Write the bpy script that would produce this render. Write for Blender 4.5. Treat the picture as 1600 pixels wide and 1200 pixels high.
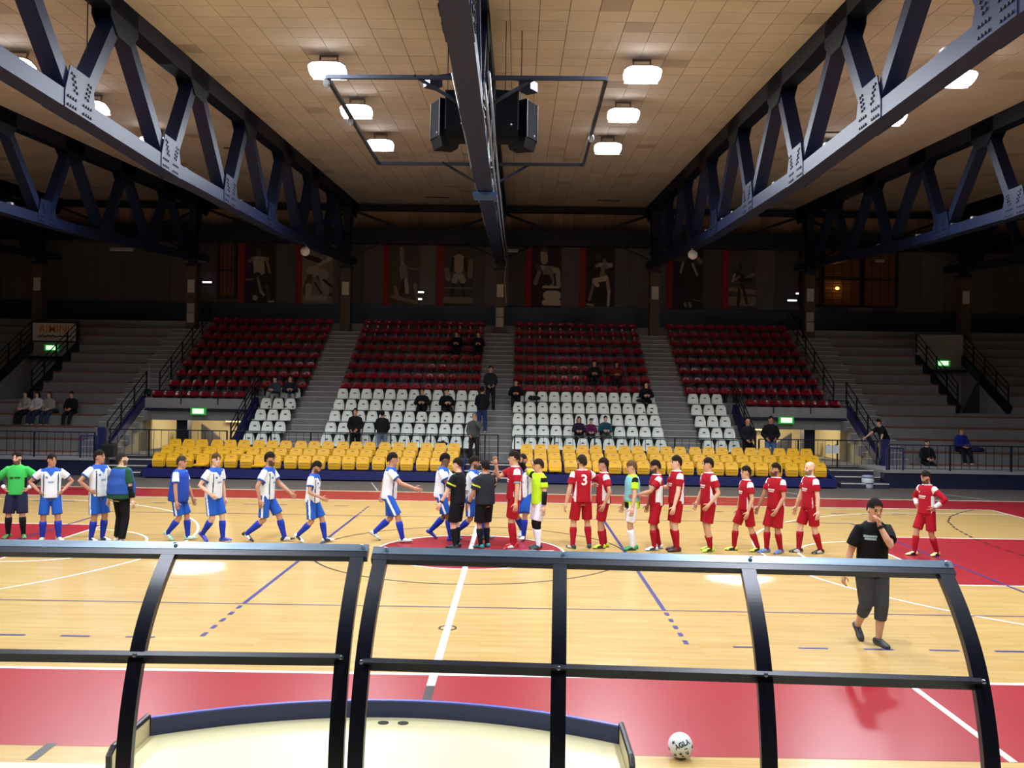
import bpy, math, random
from mathutils import Vector, Matrix, Euler

# ------------------------------------------------------------------ camera, world, exposure
SC = bpy.context.scene
for o in list(bpy.data.objects):
    bpy.data.objects.remove(o)
FPX, CAM = 1395.14, Vector((0.8536, -17.2458, 3.0990))
YAW, PITCH, ROLL = -0.005558, 0.007448, 0.015179
_f = Vector((math.sin(YAW) * math.cos(PITCH), math.cos(YAW) * math.cos(PITCH), math.sin(PITCH)))
_r0 = Vector((math.cos(YAW), -math.sin(YAW), 0))
_u0 = _r0.cross(_f)
_r = _r0 * math.cos(ROLL) + _u0 * math.sin(ROLL)
_u = -_r0 * math.sin(ROLL) + _u0 * math.cos(ROLL)
cd = bpy.data.cameras.new('camera')
cd.sensor_width = 36.0
cd.lens = FPX / 1600 * 36
cd.clip_end = 200
cd.clip_start = 0.05
cam = bpy.data.objects.new('camera', cd)
SC.collection.objects.link(cam)
cam.matrix_world = Matrix(((_r.x, _u.x, -_f.x, CAM.x), (_r.y, _u.y, -_f.y, CAM.y), (_r.z, _u.z, -_f.z, CAM.z), (0, 0, 0, 1)))
SC.camera = cam
SC.view_settings.view_transform = 'Standard'
SC.view_settings.look = 'None'
SC.view_settings.gamma = 1
SC.view_settings.use_curve_mapping = False
SC.view_settings.exposure = -0.62
w = bpy.data.worlds.new('world')
SC.world = w
w.use_nodes = True
w.node_tree.nodes['Background'].inputs[0].default_value = (0.05, 0.06, 0.09, 1)
w.node_tree.nodes['Background'].inputs[1].default_value = 0.3
LAMP_W = 2600      # each floodlight
LAMP_COL = (0.90, 0.95, 1.0)
random.seed(7)
R = random.Random(11)


def at(px, py, Y):
    """point of the vertical plane at depth Y seen at a photo pixel"""
    d = _r * ((px - 800) / FPX) + _u * ((600 - py) / FPX) + _f
    return CAM + d * ((Y - CAM.y) / d.y)


# ------------------------------------------------------------------ materials
def lin(h):
    if isinstance(h, str):
        h = [int(h[i:i + 2], 16) / 255 for i in (0, 2, 4)]
    return [c / 12.92 if c <= .04045 else ((c + .055) / 1.055) ** 2.4 for c in h] + [1]


MC = {}


def mat(col, rough=.6, metal=0, spec=.5, noise=.0, scale=8, bump=0, coat=0, emit=0, stretch=None, ecol=None):
    key = (col, rough, metal, spec, noise, scale, bump, coat, emit, stretch, ecol)
    if key in MC:
        return MC[key]
    m = bpy.data.materials.new('surface_%03d' % len(MC))
    m.use_nodes = True
    nt = m.node_tree
    b = nt.nodes['Principled BSDF']
    c = lin(col)
    b.inputs['Base Color'].default_value = c
    b.inputs['Roughness'].default_value = rough
    b.inputs['Metallic'].default_value = metal
    b.inputs['Specular IOR Level'].default_value = spec
    b.inputs['Coat Weight'].default_value = coat
    if emit:
        b.inputs['Emission Color'].default_value = lin(ecol) if ecol else c
        b.inputs['Emission Strength'].default_value = emit
    if noise or bump:
        tc = nt.nodes.new('ShaderNodeTexCoord')
        n = nt.nodes.new('ShaderNodeTexNoise')
        n.inputs['Scale'].default_value = scale
        n.inputs['Detail'].default_value = 5
        if stretch:
            mp = nt.nodes.new('ShaderNodeMapping')
            mp.inputs['Scale'].default_value = stretch
            nt.links.new(tc.outputs['Object'], mp.inputs['Vector'])
            nt.links.new(mp.outputs[0], n.inputs['Vector'])
        else:
            nt.links.new(tc.outputs['Object'], n.inputs['Vector'])
        if noise:
            mx = nt.nodes.new('ShaderNodeMix')
            mx.data_type = 'RGBA'
            mx.inputs['A'].default_value = [x * (1 - noise) for x in c[:3]] + [1]
            mx.inputs['B'].default_value = [min(1, x * (1 + noise)) for x in c[:3]] + [1]
            nt.links.new(n.outputs['Fac'], mx.inputs['Factor'])
            nt.links.new(mx.outputs['Result'], b.inputs['Base Color'])
        if bump:
            bp = nt.nodes.new('ShaderNodeBump')
            bp.inputs['Strength'].default_value = bump
            bp.inputs['Distance'].default_value = .02
            nt.links.new(n.outputs['Fac'], bp.inputs['Height'])
            nt.links.new(bp.outputs[0], b.inputs['Normal'])
    MC[key] = m
    return m


def wood_floor_mat():
    m = bpy.data.materials.new('parquet')
    m.use_nodes = True
    nt = m.node_tree
    b = nt.nodes['Principled BSDF']
    tc = nt.nodes.new('ShaderNodeTexCoord')
    br = nt.nodes.new('ShaderNodeTexBrick')
    br.inputs['Color1'].default_value = lin('CAAA70')
    br.inputs['Color2'].default_value = lin('C09E62')
    br.inputs['Mortar'].default_value = lin('B08C54')
    br.inputs['Scale'].default_value = 1
    br.inputs['Mortar Size'].default_value = .002
    br.inputs['Brick Width'].default_value = .9
    br.inputs['Row Height'].default_value = .07
    br.inputs['Bias'].default_value = 0
    nt.links.new(tc.outputs['Object'], br.inputs['Vector'])
    mp = nt.nodes.new('ShaderNodeMapping')
    mp.inputs['Scale'].default_value = (.5, 4, 1)
    n = nt.nodes.new('ShaderNodeTexNoise')
    n.inputs['Scale'].default_value = 1.6
    n.inputs['Detail'].default_value = 6
    nt.links.new(tc.outputs['Object'], mp.inputs['Vector'])
    nt.links.new(mp.outputs[0], n.inputs['Vector'])
    mx = nt.nodes.new('ShaderNodeMix')
    mx.data_type = 'RGBA'
    mx.blend_type = 'MULTIPLY'
    mx.inputs['Factor'].default_value = .55
    rp = nt.nodes.new('ShaderNodeValToRGB')
    rp.color_ramp.elements[0].position = .3
    rp.color_ramp.elements[0].color = (.72, .68, .6, 1)
    rp.color_ramp.elements[1].position = .7
    rp.color_ramp.elements[1].color = (1, 1, 1, 1)
    nt.links.new(n.outputs['Fac'], rp.inputs[0])
    nt.links.new(br.outputs['Color'], mx.inputs['A'])
    nt.links.new(rp.outputs[0], mx.inputs['B'])
    nt.links.new(mx.outputs['Result'], b.inputs['Base Color'])
    b.inputs['Roughness'].default_value = .25
    b.inputs['Specular IOR Level'].default_value = .5
    return m


def tile_mat():
    m = bpy.data.materials.new('ceiling_tile_board')
    m.use_nodes = True
    nt = m.node_tree
    b = nt.nodes['Principled BSDF']
    g = nt.nodes.new('ShaderNodeNewGeometry')
    dv = nt.nodes.new('ShaderNodeVectorMath')
    dv.operation = 'DIVIDE'
    dv.inputs[1].default_value = (TILE, TILE, 100)
    fl = nt.nodes.new('ShaderNodeVectorMath')
    fl.operation = 'FLOOR'
    wn = nt.nodes.new('ShaderNodeTexWhiteNoise')
    rp = nt.nodes.new('ShaderNodeValToRGB')
    e = rp.color_ramp.elements
    e[0].position = 0
    e[0].color = lin('A89C8E')
    e[1].position = .05
    e[1].color = lin('C6BCAC')
    e2 = rp.color_ramp.elements.new(1)
    e2.color = lin('CCC3B4')
    n = nt.nodes.new('ShaderNodeTexNoise')
    n.inputs['Scale'].default_value = .8
    n.inputs['Detail'].default_value = 4
    mx = nt.nodes.new('ShaderNodeMix')
    mx.data_type = 'RGBA'
    mx.blend_type = 'MULTIPLY'
    mx.inputs['Factor'].default_value = .35
    nt.links.new(g.outputs['Position'], dv.inputs[0])
    nt.links.new(dv.outputs[0], fl.inputs[0])
    nt.links.new(fl.outputs[0], wn.inputs['Vector'])
    nt.links.new(wn.outputs['Value'], rp.inputs[0])
    nt.links.new(g.outputs['Position'], n.inputs['Vector'])
    nt.links.new(rp.outputs[0], mx.inputs['A'])
    nt.links.new(n.outputs['Fac'], mx.inputs['B'])
    nt.links.new(mx.outputs['Result'], b.inputs['Base Color'])
    b.inputs['Roughness'].default_value = .9
    return m


def plexi_mat():
    m = bpy.data.materials.new('clear_plexiglass')
    m.use_nodes = True
    nt = m.node_tree
    nt.nodes.clear()
    out = nt.nodes.new('ShaderNodeOutputMaterial')
    t = nt.nodes.new('ShaderNodeBsdfTransparent')
    t.inputs[0].default_value = (.97, .98, .985, 1)
    g = nt.nodes.new('ShaderNodeBsdfGlossy')
    g.inputs['Roughness'].default_value = .06
    fr = nt.nodes.new('ShaderNodeFresnel')
    fr.inputs['IOR'].default_value = 1.45
    mx = nt.nodes.new('ShaderNodeMixShader')
    nt.links.new(fr.outputs[0], mx.inputs[0])
    nt.links.new(t.outputs[0], mx.inputs[1])
    nt.links.new(g.outputs[0], mx.inputs[2])
    df = nt.nodes.new('ShaderNodeBsdfDiffuse')          # faint dust film, also painting in the pane's hazy reflections
    df.inputs[0].default_value = (.8, .8, .82, 1)
    m2 = nt.nodes.new('ShaderNodeMixShader')
    m2.inputs[0].default_value = .02
    nt.links.new(mx.outputs[0], m2.inputs[1])
    nt.links.new(df.outputs[0], m2.inputs[2])
    nt.links.new(m2.outputs[0], out.inputs[0])
    return m


# ------------------------------------------------------------------ mesh helpers
COL = SC.collection


class MB:
    def __init__(s):
        s.v, s.f, s.m = [], [], []

    def add(s, vs, fs, mi=0):
        o = len(s.v)
        s.v += [tuple(x) for x in vs]
        for f in fs:
            s.f.append([i + o for i in f])
            s.m.append(mi)
        return s

    def box(s, x0, x1, y0, y1, z0, z1, mi=0):
        return s.add([(x0, y0, z0), (x1, y0, z0), (x1, y1, z0), (x0, y1, z0), (x0, y0, z1), (x1, y0, z1), (x1, y1, z1), (x0, y1, z1)],
                     [(0, 3, 2, 1), (4, 5, 6, 7), (0, 1, 5, 4), (1, 2, 6, 5), (2, 3, 7, 6), (3, 0, 4, 7)], mi)

    def bar(s, p, q, a, b, up=(0, 0, 1), mi=0):
        """rectangular bar p->q, a wide across 'up', b tall along 'up'"""
        p, q, up = Vector(p), Vector(q), Vector(up)
        d = (q - p).normalized()
        x = d.cross(up)
        if x.length < 1e-4:
            x = d.cross(Vector((1, 0, 0)))
        x.normalize()
        y = x.cross(d)
        vs = []
        for c in (p, q):
            for i, j in ((-1, -1), (1, -1), (1, 1), (-1, 1)):
                vs.append(c + x * (i * a / 2) + y * (j * b / 2))
        return s.add(vs, [(0, 3, 2, 1), (4, 5, 6, 7), (0, 1, 5, 4), (1, 2, 6, 5), (2, 3, 7, 6), (3, 0, 4, 7)], mi)

    def loft(s, rings, mi=0, caps=True):
        n = len(rings[0])
        vs = [p for r in rings for p in r]
        fs = []
        for i in range(len(rings) - 1):
            for j in range(n):
                k = (j + 1) % n
                fs.append((i * n + j, i * n + k, (i + 1) * n + k, (i + 1) * n + j))
        if caps:
            fs.append(tuple(range(n))[::-1])
            fs.append(tuple(range((len(rings) - 1) * n, len(rings) * n)))
        return s.add(vs, fs, mi)

    def tube(s, pts, rad, n=8, mi=0, caps=True, flat=1, hint=None):
        pts = [Vector(p) for p in pts]
        if not isinstance(rad, (list, tuple)):
            rad = [rad] * len(pts)
        rings = []
        px = None
        for i, p in enumerate(pts):
            d = (pts[min(i + 1, len(pts) - 1)] - pts[max(i - 1, 0)])
            d.normalize()
            if px is None:
                h = Vector(hint) if hint is not None else (Vector((0, 0, 1)) if abs(d.z) < .9 else Vector((0, 1, 0)))
                px = h.cross(d)
            x = (px - d * px.dot(d))
            x.normalize()
            px = x
            y = d.cross(x)
            rings.append([p + x * (math.cos(2 * math.pi * k / n) * rad[i]) + y * (math.sin(2 * math.pi * k / n) * rad[i] * flat) for k in range(n)])
        return s.loft(rings, mi, caps)

    def prism(s, poly, d, mi=0):
        """3-D polygon extruded by vector d"""
        n = len(poly)
        d = Vector(d)
        a = [Vector(p) for p in poly]
        return s.add(a + [p + d for p in a], [tuple(range(n))[::-1], tuple(range(n, 2 * n))] + [(i, (i + 1) % n, (i + 1) % n + n, i + n) for i in range(n)], mi)

    def ell(s, c, rx, ry, rz, nu=10, nv=6, mi=0, M=None):
        c = Vector(c)
        rings = []
        for i in range(nv + 1):
            t = math.pi * (i + .02 * (1 if i == 0 else -1 if i == nv else 0)) / nv
            ring = []
            for k in range(nu):
                a = 2 * math.pi * k / nu
                p = Vector((rx * math.sin(t) * math.cos(a), ry * math.sin(t) * math.sin(a), -rz * math.cos(t)))
                ring.append(c + (M @ p if M else p))
            rings.append(ring)
        return s.loft(rings, mi, True)

    def mesh(s, name, mats, smooth=False):
        me = bpy.data.meshes.new(name)
        me.from_pydata([tuple(x) for x in s.v], [], s.f)
        for m in (mats if isinstance(mats, (list, tuple)) else [mats]):
            me.materials.append(m)
        me.polygons.foreach_set('material_index', s.m)
        if smooth:
            me.polygons.foreach_set('use_smooth', [True] * len(s.f))
        me.update()
        return me

    def build(s, name, mats, parent=None, smooth=False, loc=None):
        return obj(name, s.mesh(name, mats, smooth), parent, loc)


def obj(name, me, parent=None, loc=None, rot=None):
    o = bpy.data.objects.new(name, me)
    COL.objects.link(o)
    if parent is not None:
        o.parent = parent
    if loc is not None:
        o.location = loc
    if rot is not None:
        o.rotation_euler = rot
    return o


def tag(o, label=None, cat=None, group=None, kind=None):
    if label:
        o['label'] = label
    if cat:
        o['category'] = cat
    if group:
        o['group'] = group
    if kind:
        o['kind'] = kind
    return o


def thing(name, label, cat, loc=(0, 0, 0), rz=0, group=None):
    return tag(obj(name, None, None, loc, (0, 0, rz)), label, cat, group)


def struct(name, label, cat, mb, m, parent=None, smooth=False):
    o = mb.build(name, m, parent, smooth)
    if parent is None:
        tag(o, label, cat, kind='structure')
    return o


def copy_tree(o, parent=None):
    c = o.copy()
    COL.objects.link(c)
    c.parent = parent
    for ch in o.children:
        copy_tree(ch, c)
    return c


def text_mesh(txt, size, m, depth=.002, bold=.0):
    cu = bpy.data.curves.new('txt', 'FONT')
    cu.body = txt
    cu.size = size
    cu.align_x = 'CENTER'
    cu.align_y = 'CENTER'
    cu.extrude = depth
    cu.offset = bold
    cu.resolution_u = 3
    t = bpy.data.objects.new('txt', cu)
    me = bpy.data.meshes.new_from_object(t)
    me.materials.clear()
    me.materials.append(m)
    bpy.data.objects.remove(t)
    bpy.data.curves.remove(cu)
    return me


ORD = ['first', 'second', 'third', 'fourth', 'fifth', 'sixth', 'seventh', 'eighth', 'ninth', 'tenth', 'eleventh', 'twelfth', 'thirteenth',
       'fourteenth', 'fifteenth', 'sixteenth', 'seventeenth', 'eighteenth', 'nineteenth', 'twentieth', 'twenty-first', 'twenty-second']
TILE = .6

NAVY = mat('1C2747', .45, .2, noise=.15, scale=3)
NAVY_D = mat('141A30', .5, .2, noise=.15, scale=3)
BLUE = mat('182060', .45, noise=.1, scale=3)
BLACKM = mat('101320', .35, .1)
CONC = mat('8E8D90', .9, noise=.22, scale=2.5)
CONC_D = mat('7E7D80', .9, noise=.22, scale=2.5)
EDGE = mat('DAD6CC', .8, noise=.2, scale=9)
BOARD = mat('7E4A38', .6, noise=.25, scale=4, stretch=(1, 8, 8))
WHITE = mat('E8E8E2', .5)
LINEW = mat('F0EEE6', .35)
RED_P = mat('9A212B', .3, noise=.08, scale=2)
BLUE_L = mat('34367A', .35)
BLACK_L = mat('2A2624', .35)

# ------------------------------------------------------------------ floor and court markings
WOODM = wood_floor_mat()
floor = struct('floor', 'varnished wooden sports floor with painted court lines', 'floor', MB().box(-30, 30, -28, 30, -.2, 0), WOODM)


def mark(name, mb, m):
    return mb.build(name, m, floor)


def rect(mb, x0, x1, y0, y1, z):
    return mb.add([(x0, y0, z), (x1, y0, z), (x1, y1, z), (x0, y1, z)], [(0, 1, 2, 3)])


def hline(x0, x1, y, m, wd=.05, z=.003, name='court_line'):
    return mark(name, rect(MB(), x0, x1, y - wd / 2, y + wd / 2, z), m)


def vline(x, y0, y1, m, wd=.05, z=.003, name='court_line'):
    return mark(name, rect(MB(), x - wd / 2, x + wd / 2, y0, y1, z), m)


def arc(cx, cy, r, a0, a1, m, wd=.05, z=.003, n=64):
    mb = MB()
    vs, fs = [], []
    for i in range(n + 1):
        a = math.radians(a0 + (a1 - a0) * i / n)
        for rr in (r - wd / 2, r + wd / 2):
            vs.append((cx + rr * math.cos(a), cy + rr * math.sin(a), z))
    for i in range(n):
        fs.append((2 * i, 2 * i + 1, 2 * i + 3, 2 * i + 2))
    return mark('court_line', mb.add(vs, fs), m)


GREYF = mat('57524E', .5, noise=.15, scale=1.5)
PALE = mat('D8CDA6', .45, noise=.06, scale=2)
mb = MB()
for a in ((-16.2, 16.2, 7.55, 9.55), (-16.2, 16.2, -9.6, -7.55), (14.05, 16.2, -7.55, 7.55), (-16.2, -14.05, -7.55, 7.55)):
    rect(mb, *a, .0015)
mark('red_apron', mb, RED_P)
mark('grey_floor_border', rect(MB(), -29, 29, 9.72, 13.6, .0015), GREYF)
mark('pale_floor_strip', rect(MB(), -29, 29, -28, -9.95, .0015), PALE)
hline(-29, 29, 9.63, mat('C9B79B', .5), .16)
for s in (-1, 1):
    mark('red_key', rect(MB(), s * 8.2, s * 14, -2.45, 2.45, .0015) if s > 0 else rect(MB(), -14, -8.2, -2.45, 2.45, .0015), RED_P)
    hline(min(s * 8.2, s * 14), max(s * 8.2, s * 14), 2.45, LINEW)
    hline(min(s * 8.2, s * 14), max(s * 8.2, s * 14), -2.45, LINEW)
    vline(s * 8.2, -2.45, 2.45, LINEW)
    a = 180 if s > 0 else 0
    arc(s * 8.2, 0, 1.8, a - 90, a + 90, LINEW)
    arc(s * 12.425, 0, 6.75, a - 77, a + 77, LINEW)
    hline(min(s * 10.9, s * 14), max(s * 10.9, s * 14), 6.6, LINEW)
    hline(min(s * 10.9, s * 14), max(s * 10.9, s * 14), -6.6, LINEW)
    vline(s * 14, -7.5, 7.5, LINEW)
    vline(s * 3, -4.5, 4.5, BLUE_L, .06, .0045)
    vline(s * 9, -4.5, 4.5, BLUE_L, .05, .0045)
    for yy in (1, -1):
        for k in range(5):
            y0 = yy * (4.62 + k * .35)
            vline(s * 3, min(y0, y0 + yy * .16), max(y0, y0 + yy * .16), BLUE_L, .06, .0045)
        for k in range(11):
            x0 = s * (3.55 + k * .8)
            hline(min(x0, x0 + s * .36), max(x0, x0 + s * .36), yy * 6.27, BLUE_L, .05, .0045)
disc = MB().add([(0, 0, .0015)] + [(1.8 * math.cos(k * math.pi / 32), 1.8 * math.sin(k * math.pi / 32), .0015) for k in range(64)],
                [(0, k + 1, (k + 1) % 64 + 1) for k in range(64)])
mark('red_centre_circle', disc, RED_P)
arc(0, 0, 1.8, 0, 360, LINEW, .05)
arc(0, 0, 3, 0, 360, BLACK_L, .04)
vline(0, -7.9, 7.5, LINEW, .09, .0052)
vline(0, -8.9, -7.9, BLACK_L, .09, .0052)
vline(0, 7.7, 9.5, LINEW, .04)
hline(-14, 14, 7.5, LINEW, .06)
hline(-16.2, 16.2, -7.52, LINEW, .07)
hline(-9, 9, 4.5, mat('5A4C6A', .4), .04, .004)
hline(-16, 16, -4.5, mat('5A4C6A', .4), .04, .004)
vline(5.13, -9.6, -7.55, LINEW, .07)
vline(-3.1, -9.9, -9.55, BLACK_L, .09)
for x0, x1 in ((-3.9, -3.3), (3.4, 3.0), (9.2, 9.9), (14.2, 15.2), (-6.9, -6.0)):
    mark('court_line', MB().bar((x0, 12.2, .004), (x1, 9.75, .004), .05, .002), mat('A8A49C', .5))
arc(0, -5.62, .11, 0, 360, BLACK_L, .02, .006, 24)
mb = MB()
for x0, x1 in ((-1.5, -1.32), (-1.2, -.8), (-.42, -.2), (-.12, .1), (.16, .36), (.46, .66), (.72, .92), (1.0, 1.28), (1.36, 1.62)):
    rect(mb, x0, x1, -.12, .16, .0032)
mark('centre_lettering', mb, LINEW)
pts = [(13.4, 7.4), (12.95, 7.0), (12.2, 6.1), (11.65, 5.1), (11.25, 3.9), (10.94, 2.43), (10.88, 1.5), (10.88, .6), (10.9, -.5), (11.0, -2.2), (11.4, -4)]
for i in range(len(pts) - 1):
    a, b = Vector((*pts[i], .0048)), Vector((*pts[i + 1], .0048))
    n = max(2, int((b - a).length / .32))
    for k in range(n):
        mark('court_line', MB().bar(a.lerp(b, k / n), a.lerp(b, (k + .55) / n), .05, .001), BLACK_L)

# ------------------------------------------------------------------ shell
SL = .056


def zc(y):
    return 10.7 + SL * max(0, y)


PANEL_D = mat('3A302C', .85, noise=.15, scale=2)
mb = MB()
prof = [(-28, 10.76), (0, 10.76), (28, 10.76 + SL * 28), (28, 11.1 + SL * 28), (-28, 11.1)]
mb.prism([(-29, y, z) for y, z in prof], (58, 0, 0))
ceiling = struct('ceiling', 'sloping ceiling of square tan acoustic tiles', 'ceiling', mb, mat('6B5545', .9))
TM = tile_mat()
tm = MB()
h = TILE - .012
for fs_ in [0]:
    tm.box(-h / 2, h / 2, -h / 2, h / 2, 0, .03)
tile_me = tm.mesh('ceiling_tile', TM)
cells = []
for iy in range(-14, 46):
    for ix in range(-47, 47):
        x, y = (ix + .5) * TILE, (iy + .5) * TILE
        z = zc(y)
        v = Vector((x, y, z)) - CAM
        d = v.dot(_f)
        if d > 1:
            px, py = 800 + FPX * v.dot(_r) / d, 600 - FPX * v.dot(_u) / d
            inn = -20 < px < 1620 and -20 < py < 420
        else:
            inn = False
        cells.append((0 if inn else 1, d, x, y, z))
cells.sort()
rest = MB()
ang = math.atan(SL)
for k, (inn, d, x, y, z) in enumerate(cells):
    dz = R.uniform(-.002, .002)
    if k < 300:
        o = obj('ceiling_tile', tile_me, ceiling, (x, y, z + dz), (ang if y > 0 else 0, R.uniform(-.002, .002), 0))
    else:
        z0, z1 = zc(y - h / 2) + dz, zc(y + h / 2) + dz
        a, b = h / 2, h / 2
        rest.add([(x - a, y - b, z0), (x + a, y - b, z0), (x + a, y + b, z1), (x - a, y + b, z1), (x - a, y - b, z0 + .04), (x + a, y - b, z0 + .04), (x + a, y + b, z1 + .04), (x - a, y + b, z1 + .04)],
                 [(0, 3, 2, 1), (0, 1, 5, 4), (1, 2, 6, 5), (2, 3, 7, 6), (3, 0, 4, 7)])
tag(rest.build('ceiling_tiles', TM, ceiling), kind='stuff')
for x, y in ((-3.0, 24.2), (5.0, 24.4), (-9.0, 14), (10.4, 10.5)):
    MB().box(-.55, .55, -.05, .05, -.03, 0).build('vent_slot', mat('4A3A30', .9), ceiling, loc=(x, y, zc(y) - .005)).rotation_euler[0] = ang

WALLM = mat('3C3B40', .9, noise=.1, scale=1)
wall_far = struct('wall_far', 'dark back wall behind the top of the stand', 'wall', MB().box(-29, 29, 27.6, 28, 0, 12.7), WALLM)
struct('wall_left', 'dark side wall left of the stand', 'wall', MB().box(-29.2, -28.8, -28, 28, 0, 12.6), WALLM)
struct('wall_right', 'dark side wall right of the stand', 'wall', MB().box(28.8, 29.2, -28, 28, 0, 12.6), WALLM)
struct('wall_near', 'wall behind the camera', 'wall', MB().box(-29, 29, -28, -27.6, 0, 11), mat('6E6258', .9))
MB().box(-28.8, 28.8, 27.35, 27.6, 5.6, 7.28).build('navy_wainscot', mat('24324A', .5, noise=.5, scale=3, stretch=(6, 1, .4)), wall_far)
pm = [mat(c, .85, noise=.12, scale=1.5, stretch=(3, 1, .5)) for c in ('56545A', '5E5B60', '4C4B50', '666266')]
pmesh = [MB().box(-.6, .6, -.03, 0, 0, 3.02).mesh('wall_panel', m) for m in pm]
for k in range(48):
    obj('wall_panel', pmesh[R.randrange(4)], wall_far, (-28.2 + k * 1.215, 27.6 - R.uniform(0, .012), 7.31))
bm_ = [mat(c, .8, noise=.15, scale=2, stretch=(4, 1, .4)) for c in ('AE9284', '9E8478', 'B49686', '8E7A6E')]
bmesh_ = [MB().box(-.255, .255, -.03, 0, 0, .98).mesh('wall_plank', m) for m in bm_]
for k in range(110):
    obj('wall_plank', bmesh_[R.randrange(4)], wall_far, (-28.4 + k * .52, 27.6 - R.uniform(0, .012), 11.12))
# cross beams carried by the columns
for nm, z0, z1, lab in (('trim_1', 10.2, 10.97, 'deep dark steel beam running below the planked strip'), ('trim_2', 11.82, 12.1, 'dark steel beam where the ceiling meets the back wall')):
    struct(nm, lab, 'beam', MB().box(-28.8, 28.8, 26.3, 26.62, z0, z1), NAVY_D)

# ------------------------------------------------------------------ grandstand
def zr(i):
    return .58 + .43 * i


def yt(i):
    return 15.35 + .75 * i


stand = tag(obj('grandstand', None), 'stepped concrete grandstand facing the court', 'grandstand', kind='structure')
LOW = [(-14, -9.6), (9.6, 14)]
UP = [(-21.0, -18.95), (18.75, 20.8)]
AISLES = [(-15.3, -13.75), (-7.85, -6.5), (-.7, .7), (6.45, 7.8), (13.75, 15.3)]


def segs(a, b, cuts):
    out = [(a, b)]
    for c0, c1 in cuts:
        nx = []
        for s0, s1 in out:
            if c1 <= s0 or c0 >= s1:
                nx.append((s0, s1))
            else:
                if c0 > s0:
                    nx.append((s0, c0))
                if c1 < s1:
                    nx.append((c1, s1))
        out = nx
    return out


for i in range(14):
    cuts = LOW if i <= 3 else (UP if 5 <= i <= 9 else [])
    y1 = yt(i) + .80 if i < 13 else 27.6
    for a, b in segs(-28.5, 28.5, cuts):
        MB().box(a, b, yt(i), y1, zr(i) - (.58 if i else .6), zr(i)).build('step', CONC_D, stand)
    if i < 13:
        for a, b in ((-28.5, -15.35), (15.35, 28.5)):
            for c, d in segs(a, b, UP if 5 <= i <= 9 else []):
                mbd = MB()
                for q in range(2):
                    mbd.box(c, d, yt(i) - .02 + q * .2, yt(i) + .16 + q * .2, zr(i) + .015, zr(i) + .055)
                mbd.build('bench_board', BOARD, stand)
        if i:
            for a, b in AISLES:
                mba = MB().box(a, b, yt(i) - .375, yt(i), zr(i) - .6, zr(i) - .215)
                mba.box(a, b, yt(i) - .378, yt(i) - .33, zr(i) - .225, zr(i) - .211, 1)
                mba.box(a, b, yt(i) - .003, yt(i) + .045, zr(i) - .01, zr(i) + .004, 1)
                mba.build('aisle_step', [CONC_D, EDGE], stand)
# walkway in front of the rows, low front walls at both ends
MB().box(-28.5, 28.5, 14.75, 15.36, 0, .5).build('walkway', CONC_D, stand)
for s, (a, b) in ((-1, (-28.5, -13.35)), (1, (13.3, 28.5))):
    w_ = MB().box(a, b, 13.0, 13.3, 0, .52).build('front_wall', mat('161C3E', .5), stand)
    MB().box(a, b, 12.95, 15.4, .52, .6).build('ledge', CONC, stand)
    MB().box(a, b, 13.25, 15.4, .02, .52).build('ledge_base', CONC_D, stand)
# lower portals
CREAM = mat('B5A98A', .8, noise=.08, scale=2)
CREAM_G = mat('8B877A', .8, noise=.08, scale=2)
for s in (-1, 1):
    a, b = sorted((s * 14, s * 9.6))
    m = MB()
    m.box(a, b, 22.6, 22.75, .3, 2.3)
    m.box(a - .12, a, 18.4, 22.6, .3, 2.25)
    m.box(b, b + .12, 18.4, 22.6, .3, 2.25)
    m.build('portal_wall', CREAM, stand)
    MB().box(a, b, 14.8, 22.7, .3, .5).build('portal_floor', CONC_D, stand)
    MB().box(a, b, 18.3, 18.45, 2.16, 2.6).build('portal_fascia', CONC, stand)
    MB().box(a, b, 18.22, 18.5, 2.1, 2.2).build('portal_beam', NAVY_D, stand)
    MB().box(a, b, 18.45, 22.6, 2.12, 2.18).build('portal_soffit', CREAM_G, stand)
    xi = s * 12.7
    MB().box(xi - .22, xi + .22, 18.9, 19.4, .5, 2.12).build('portal_column', NAVY_D, stand)
    MB().prism([(xi - s * .25, 20.4, .5), (xi - s * 1.5, 20.4, .5), (xi - s * .7, 20.4, 1.2), (xi - s * .25, 20.4, 1.5)], (0, .12, 0)).build('stair_flank', mat('23232E', .7), stand)
    MB().box(xi - s * 1.3 - .35, xi - s * 1.3 + .35, 21.4, 21.8, 1.55, 2.12).build('air_duct', mat('C9BE9E', .7), stand)
    MB().box(s * 10.3 - .3, s * 10.3 + .3, 22.5, 22.6, .5, 1.75).build('portal_doorway', mat('3A3530', .7), stand)
    MB().box(s * 11.1 - .12, s * 11.1 + .12, 22.55, 22.6, 1.35, 1.6).build('wall_box', mat('6A5A48', .7), stand)
    # triangular cheek walls
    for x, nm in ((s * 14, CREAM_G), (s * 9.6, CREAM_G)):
        MB().prism([(x - .06, 15.3, .5), (x - .06, 18.4, .5), (x - .06, 18.4, 2.3), (x - .06, 15.3, .55)], (.12, 0, 0)).build('cheek_wall', nm, stand)
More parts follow.
